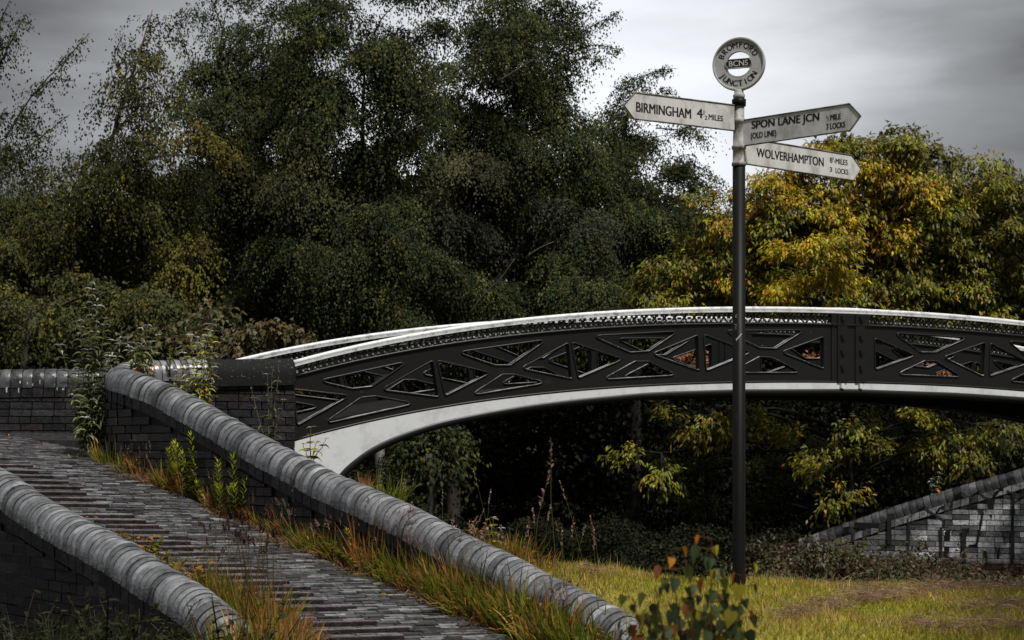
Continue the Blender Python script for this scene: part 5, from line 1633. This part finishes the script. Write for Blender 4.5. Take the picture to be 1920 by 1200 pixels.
# ---- young sapling close to the camera, out of focus
def make_sapling():
    random.seed(9)
    Y0 = 4.7
    root = thing('sapling', 'blurred young sapling with dark heart-shaped leaves and orange tips in the foreground', 'sapling', (P(1330, 0, Y0).x, Y0, -.03))
    st = MB(); lf = MB()
    base = V((P(1330, 0, Y0).x, Y0, -.05))
    tips = [((1334, 1010, 4.7), 14), ((1258, 1030, 4.75), 11), ((1396, 1060, 4.65), 8), ((1186, 1120, 4.6), 9), ((1228, 1100, 4.7), 10), ((1385, 1130, 4.6), 9), ((1300, 1100, 4.75), 10), ((1210, 1150, 4.5), 9), ((1270, 1130, 4.6), 10), ((1350, 1120, 4.8), 9), ((1240, 1160, 4.65), 9), ((1320, 1150, 4.55), 9), ((1180, 1170, 4.75), 8), ((1370, 1170, 4.7), 8)]
    for (q, n) in tips:
        tp = P(*q)
        mid = base.lerp(tp, .5) + V(((tp.x - base.x) * .12, 0, -.06 if abs(tp.x - base.x) > .03 else 0))
        pts, S = catmull([base, mid, tp], .03)
        st.col = (.12, .045, .03)
        st.tube(pts, [.0042 * (1 - .7 * i / len(pts)) for i in range(len(pts))], 5, caps=False)
        n = int(n * 2.7)
        for k in range(n):
            t = 1 - (k / n) ** 1.0 * .72
            p = pts[int(t * (len(pts) - 1))]
            a = random.uniform(0, 6.28)
            top = k < 2
            if top and q[1] < 1065: lf.col = jit(random.choice([(.90, .36, .03), (.85, .28, .05), (.75, .66, .05)]), .15)
            elif random.random() < .14: lf.col = jit(random.choice([(.55, .18, .03), (.40, .33, .03), (.40, .14, .05)]), .2)
            else: lf.col = jit(random.choice([(.10, .14, .05), (.08, .12, .055), (.14, .17, .08), (.17, .20, .04)]), .3)
            pe = p + V((math.cos(a) * .035, math.sin(a) * .03, .006))
            c_ = lf.col
            st.col = (.20, .09, .04); st.tube([p, pe], [.0012, .001], 3, caps=False)
            lf.col = c_
            L = (.032 if top else random.uniform(.032, .056)); W = L * .85
            d = V((math.cos(a) * .5, math.sin(a) * .5, -1)).normalized()
            sd = d.cross(V((math.cos(a + .6), math.sin(a + .6), .3))).normalized()
            nn = sd.cross(d)
            o_ = [(-.02, 0), (-.08, .30), (.12, .48), (.38, .44), (.7, .22), (1, 0), (.7, -.22), (.38, -.44), (.12, -.48), (-.08, -.30)]
            ctr = lf.vert(pe + d * L * .35 - nn * L * .06)
            ids = [lf.vert(pe + d * (L * x) + sd * (W * y) + nn * (abs(y) * L * .42 - x * x * L * .15)) for x, y in o_]
            for i in range(len(ids)): lf.face((ctr, ids[i], ids[(i + 1) % len(ids)]))
    st.build('stem', M_bark, root)
    lf.build('foliage', M_bud, root)
make_sapling()

# ---- brambles on the bank to the right of the pole
BR = [(.040, .045, .014), (.055, .05, .015), (.03, .034, .012), (.08, .05, .02), (.10, .055, .03), (.06, .065, .02)]
for i, (cx, w, y0, lab) in enumerate([(1450, 70, 1040, 'dark bramble bush just right of the signpost pole'), (1570, 90, 1045, 'bramble bush below the low end of the painted wall'), (1720, 90, 1068, 'russet bramble bush at the foot of the painted graffiti wall'), (1870, 90, 1082, 'bramble bush in front of the painted wall at the right edge')]):
    make_tree('bramble_bush', lab, 'bush', [(cx, 1120, 13.0, .012), (cx + 4, 1090, 13.0, .010)],
              [(cx - w * .5, y0 + 30, 12.9, w * .6, 40), (cx + w * .4, y0 + 32, 12.9, w * .6, 38), (cx, y0 + 8, 13.1, w * .6, 30, .8), (cx + w * .1, y0 + 50, 12.6, w * .9, 26)],
              [([(cx - 10, y0 + 20, 13), (cx - 30, y0 - 12, 13), (cx - 62, y0 - 8, 12.9)], .6), ([(cx + 20, y0 + 20, 13), (cx + 30, y0 - 16, 13), (cx + 48, y0 - 20, 12.9)], .6)],
              BR, dens=.9, k=8, lL=.040, lW=.022, slen=.2, droop=.4, seed=40 + i, bark=(.06, .035, .025), mat=M_leaf2, bough=.22, flat=.5, limbs=False, wl=.12)
# ---- bright shrubs beyond the bridge, glimpsed through the parapet
OR = [(.42, .15, .06), (.50, .22, .12), (.34, .10, .05), (.24, .20, .03)]
for i, (cx, cy, w, h, lab) in enumerate([(1318, 690, 46, 34, 'orange and pink shrub glimpsed through the parapet left of the signpost pole'), (1545, 690, 26, 28, 'small orange shrub glimpsed through the parapet beside the crown joint'), (1745, 712, 60, 22, 'orange and yellow shrub glimpsed through the right half of the parapet')]):
    make_tree('autumn_shrub', lab, 'shrub', [(cx, cy + 150, 28.5, .02), (cx, cy + 10, 28.5, .012)], [(cx - w * .4, cy, 28.4, w * .5, h * .6), (cx + w * .4, cy, 28.4, w * .5, h * .7), (cx, cy + 14, 28.4, w, h * .6)], (), OR, dens=.8, k=8, lL=.08, lW=.04, slen=.25, droop=.2, seed=60 + i, mat=M_leaf2, bough=.2, upness=.8, limbs=False)

# ---- unseen tree right of the view, its crown placed to shade lawn and sapling
def make_side_tree():
    r = np.random.default_rng(90)
    root = thing('shade_tree', 'unseen leafy tree outside the right edge, its crown placed to shade the lawn', 'tree', (6.6, 8.2, -.2))
    b = MB(); b.col = (.05, .045, .04)
    b.tube([V((6.6, 8.2, -.3)), V((6.5, 8.1, 2.0)), V((6.3, 7.8, 4.2))], [.14, .10, .05], 9)
    Q, C = [], []
    for (x, y, z, rr) in ((5.3, 8.3, 4.3, 1.1), (6.2, 8.9, 4.5, 1.2), (4.9, 6.9, 4.3, 1.1), (4.2, 5.4, 4.1, 1.0), (3.2, 3.9, 4.0, .9), (2.0, 2.4, 4.1, .8), (6.9, 7.6, 4.8, 1.3)):
        b.tube([V((6.3, 7.9, 3.6)), V((x, y, z))], [.05, .015], 5)
        n = 520
        d = unit(r.normal(0, 1, (n, 3))); O = np.array([x, y, z]) + d * rr * r.uniform(0, 1, (n, 1)) ** .5 * np.array([1, 1, .6])
        q, c = sprays(O, unit(d + np.array([0, 0, .3])), .4 * r.uniform(.6, 1.2, n), 9, .5, .09, .055, GRN, r)
        Q.append(q); C.append(c)
    b.build('trunk', M_bark, root)
    quads_mesh('crown', np.concatenate(Q), np.concatenate(C), M_leaf, root)
make_side_tree()

# ---- leaf litter blown over the lawn and the path
def make_litter():
    r = np.random.default_rng(33)
    n = 420
    X = r.uniform(.7, 4.4, n); Y = r.uniform(6.5, 11.4, n)
    p1 = np.stack([X, Y, ground_z(X, Y) + r.uniform(.015, .05, n)], 1)
    i = r.integers(0, len(ep), 260); off = np.abs(r.normal(0, .28, 260))
    p2 = np.array([list(ep[a] - ROW * b + V((0, 0, .026 * b + .012))) for a, b in zip(i, off)])
    p = np.concatenate([p1, p2]); m = len(p)
    ax = r.normal(0, 1, (m, 3)); ax[:, 2] *= .25
    nr = r.normal(0, .35, (m, 3)); nr[:, 2] += 1
    q = leaf_quads(p, ax, nr, r.uniform(.014, .034, m), r.uniform(.008, .02, m), r)
    o = quads_mesh('fallen_leaves', q, pick([(.45, .20, .04), (.36, .13, .05), (.50, .36, .06), (.22, .11, .06), (.40, .28, .16)], m, r, .3), M_leaf2)
    tag(o, 'fallen orange and brown leaves littering the lawn and the path edge', 'leaf litter', kind='stuff')
make_litter()
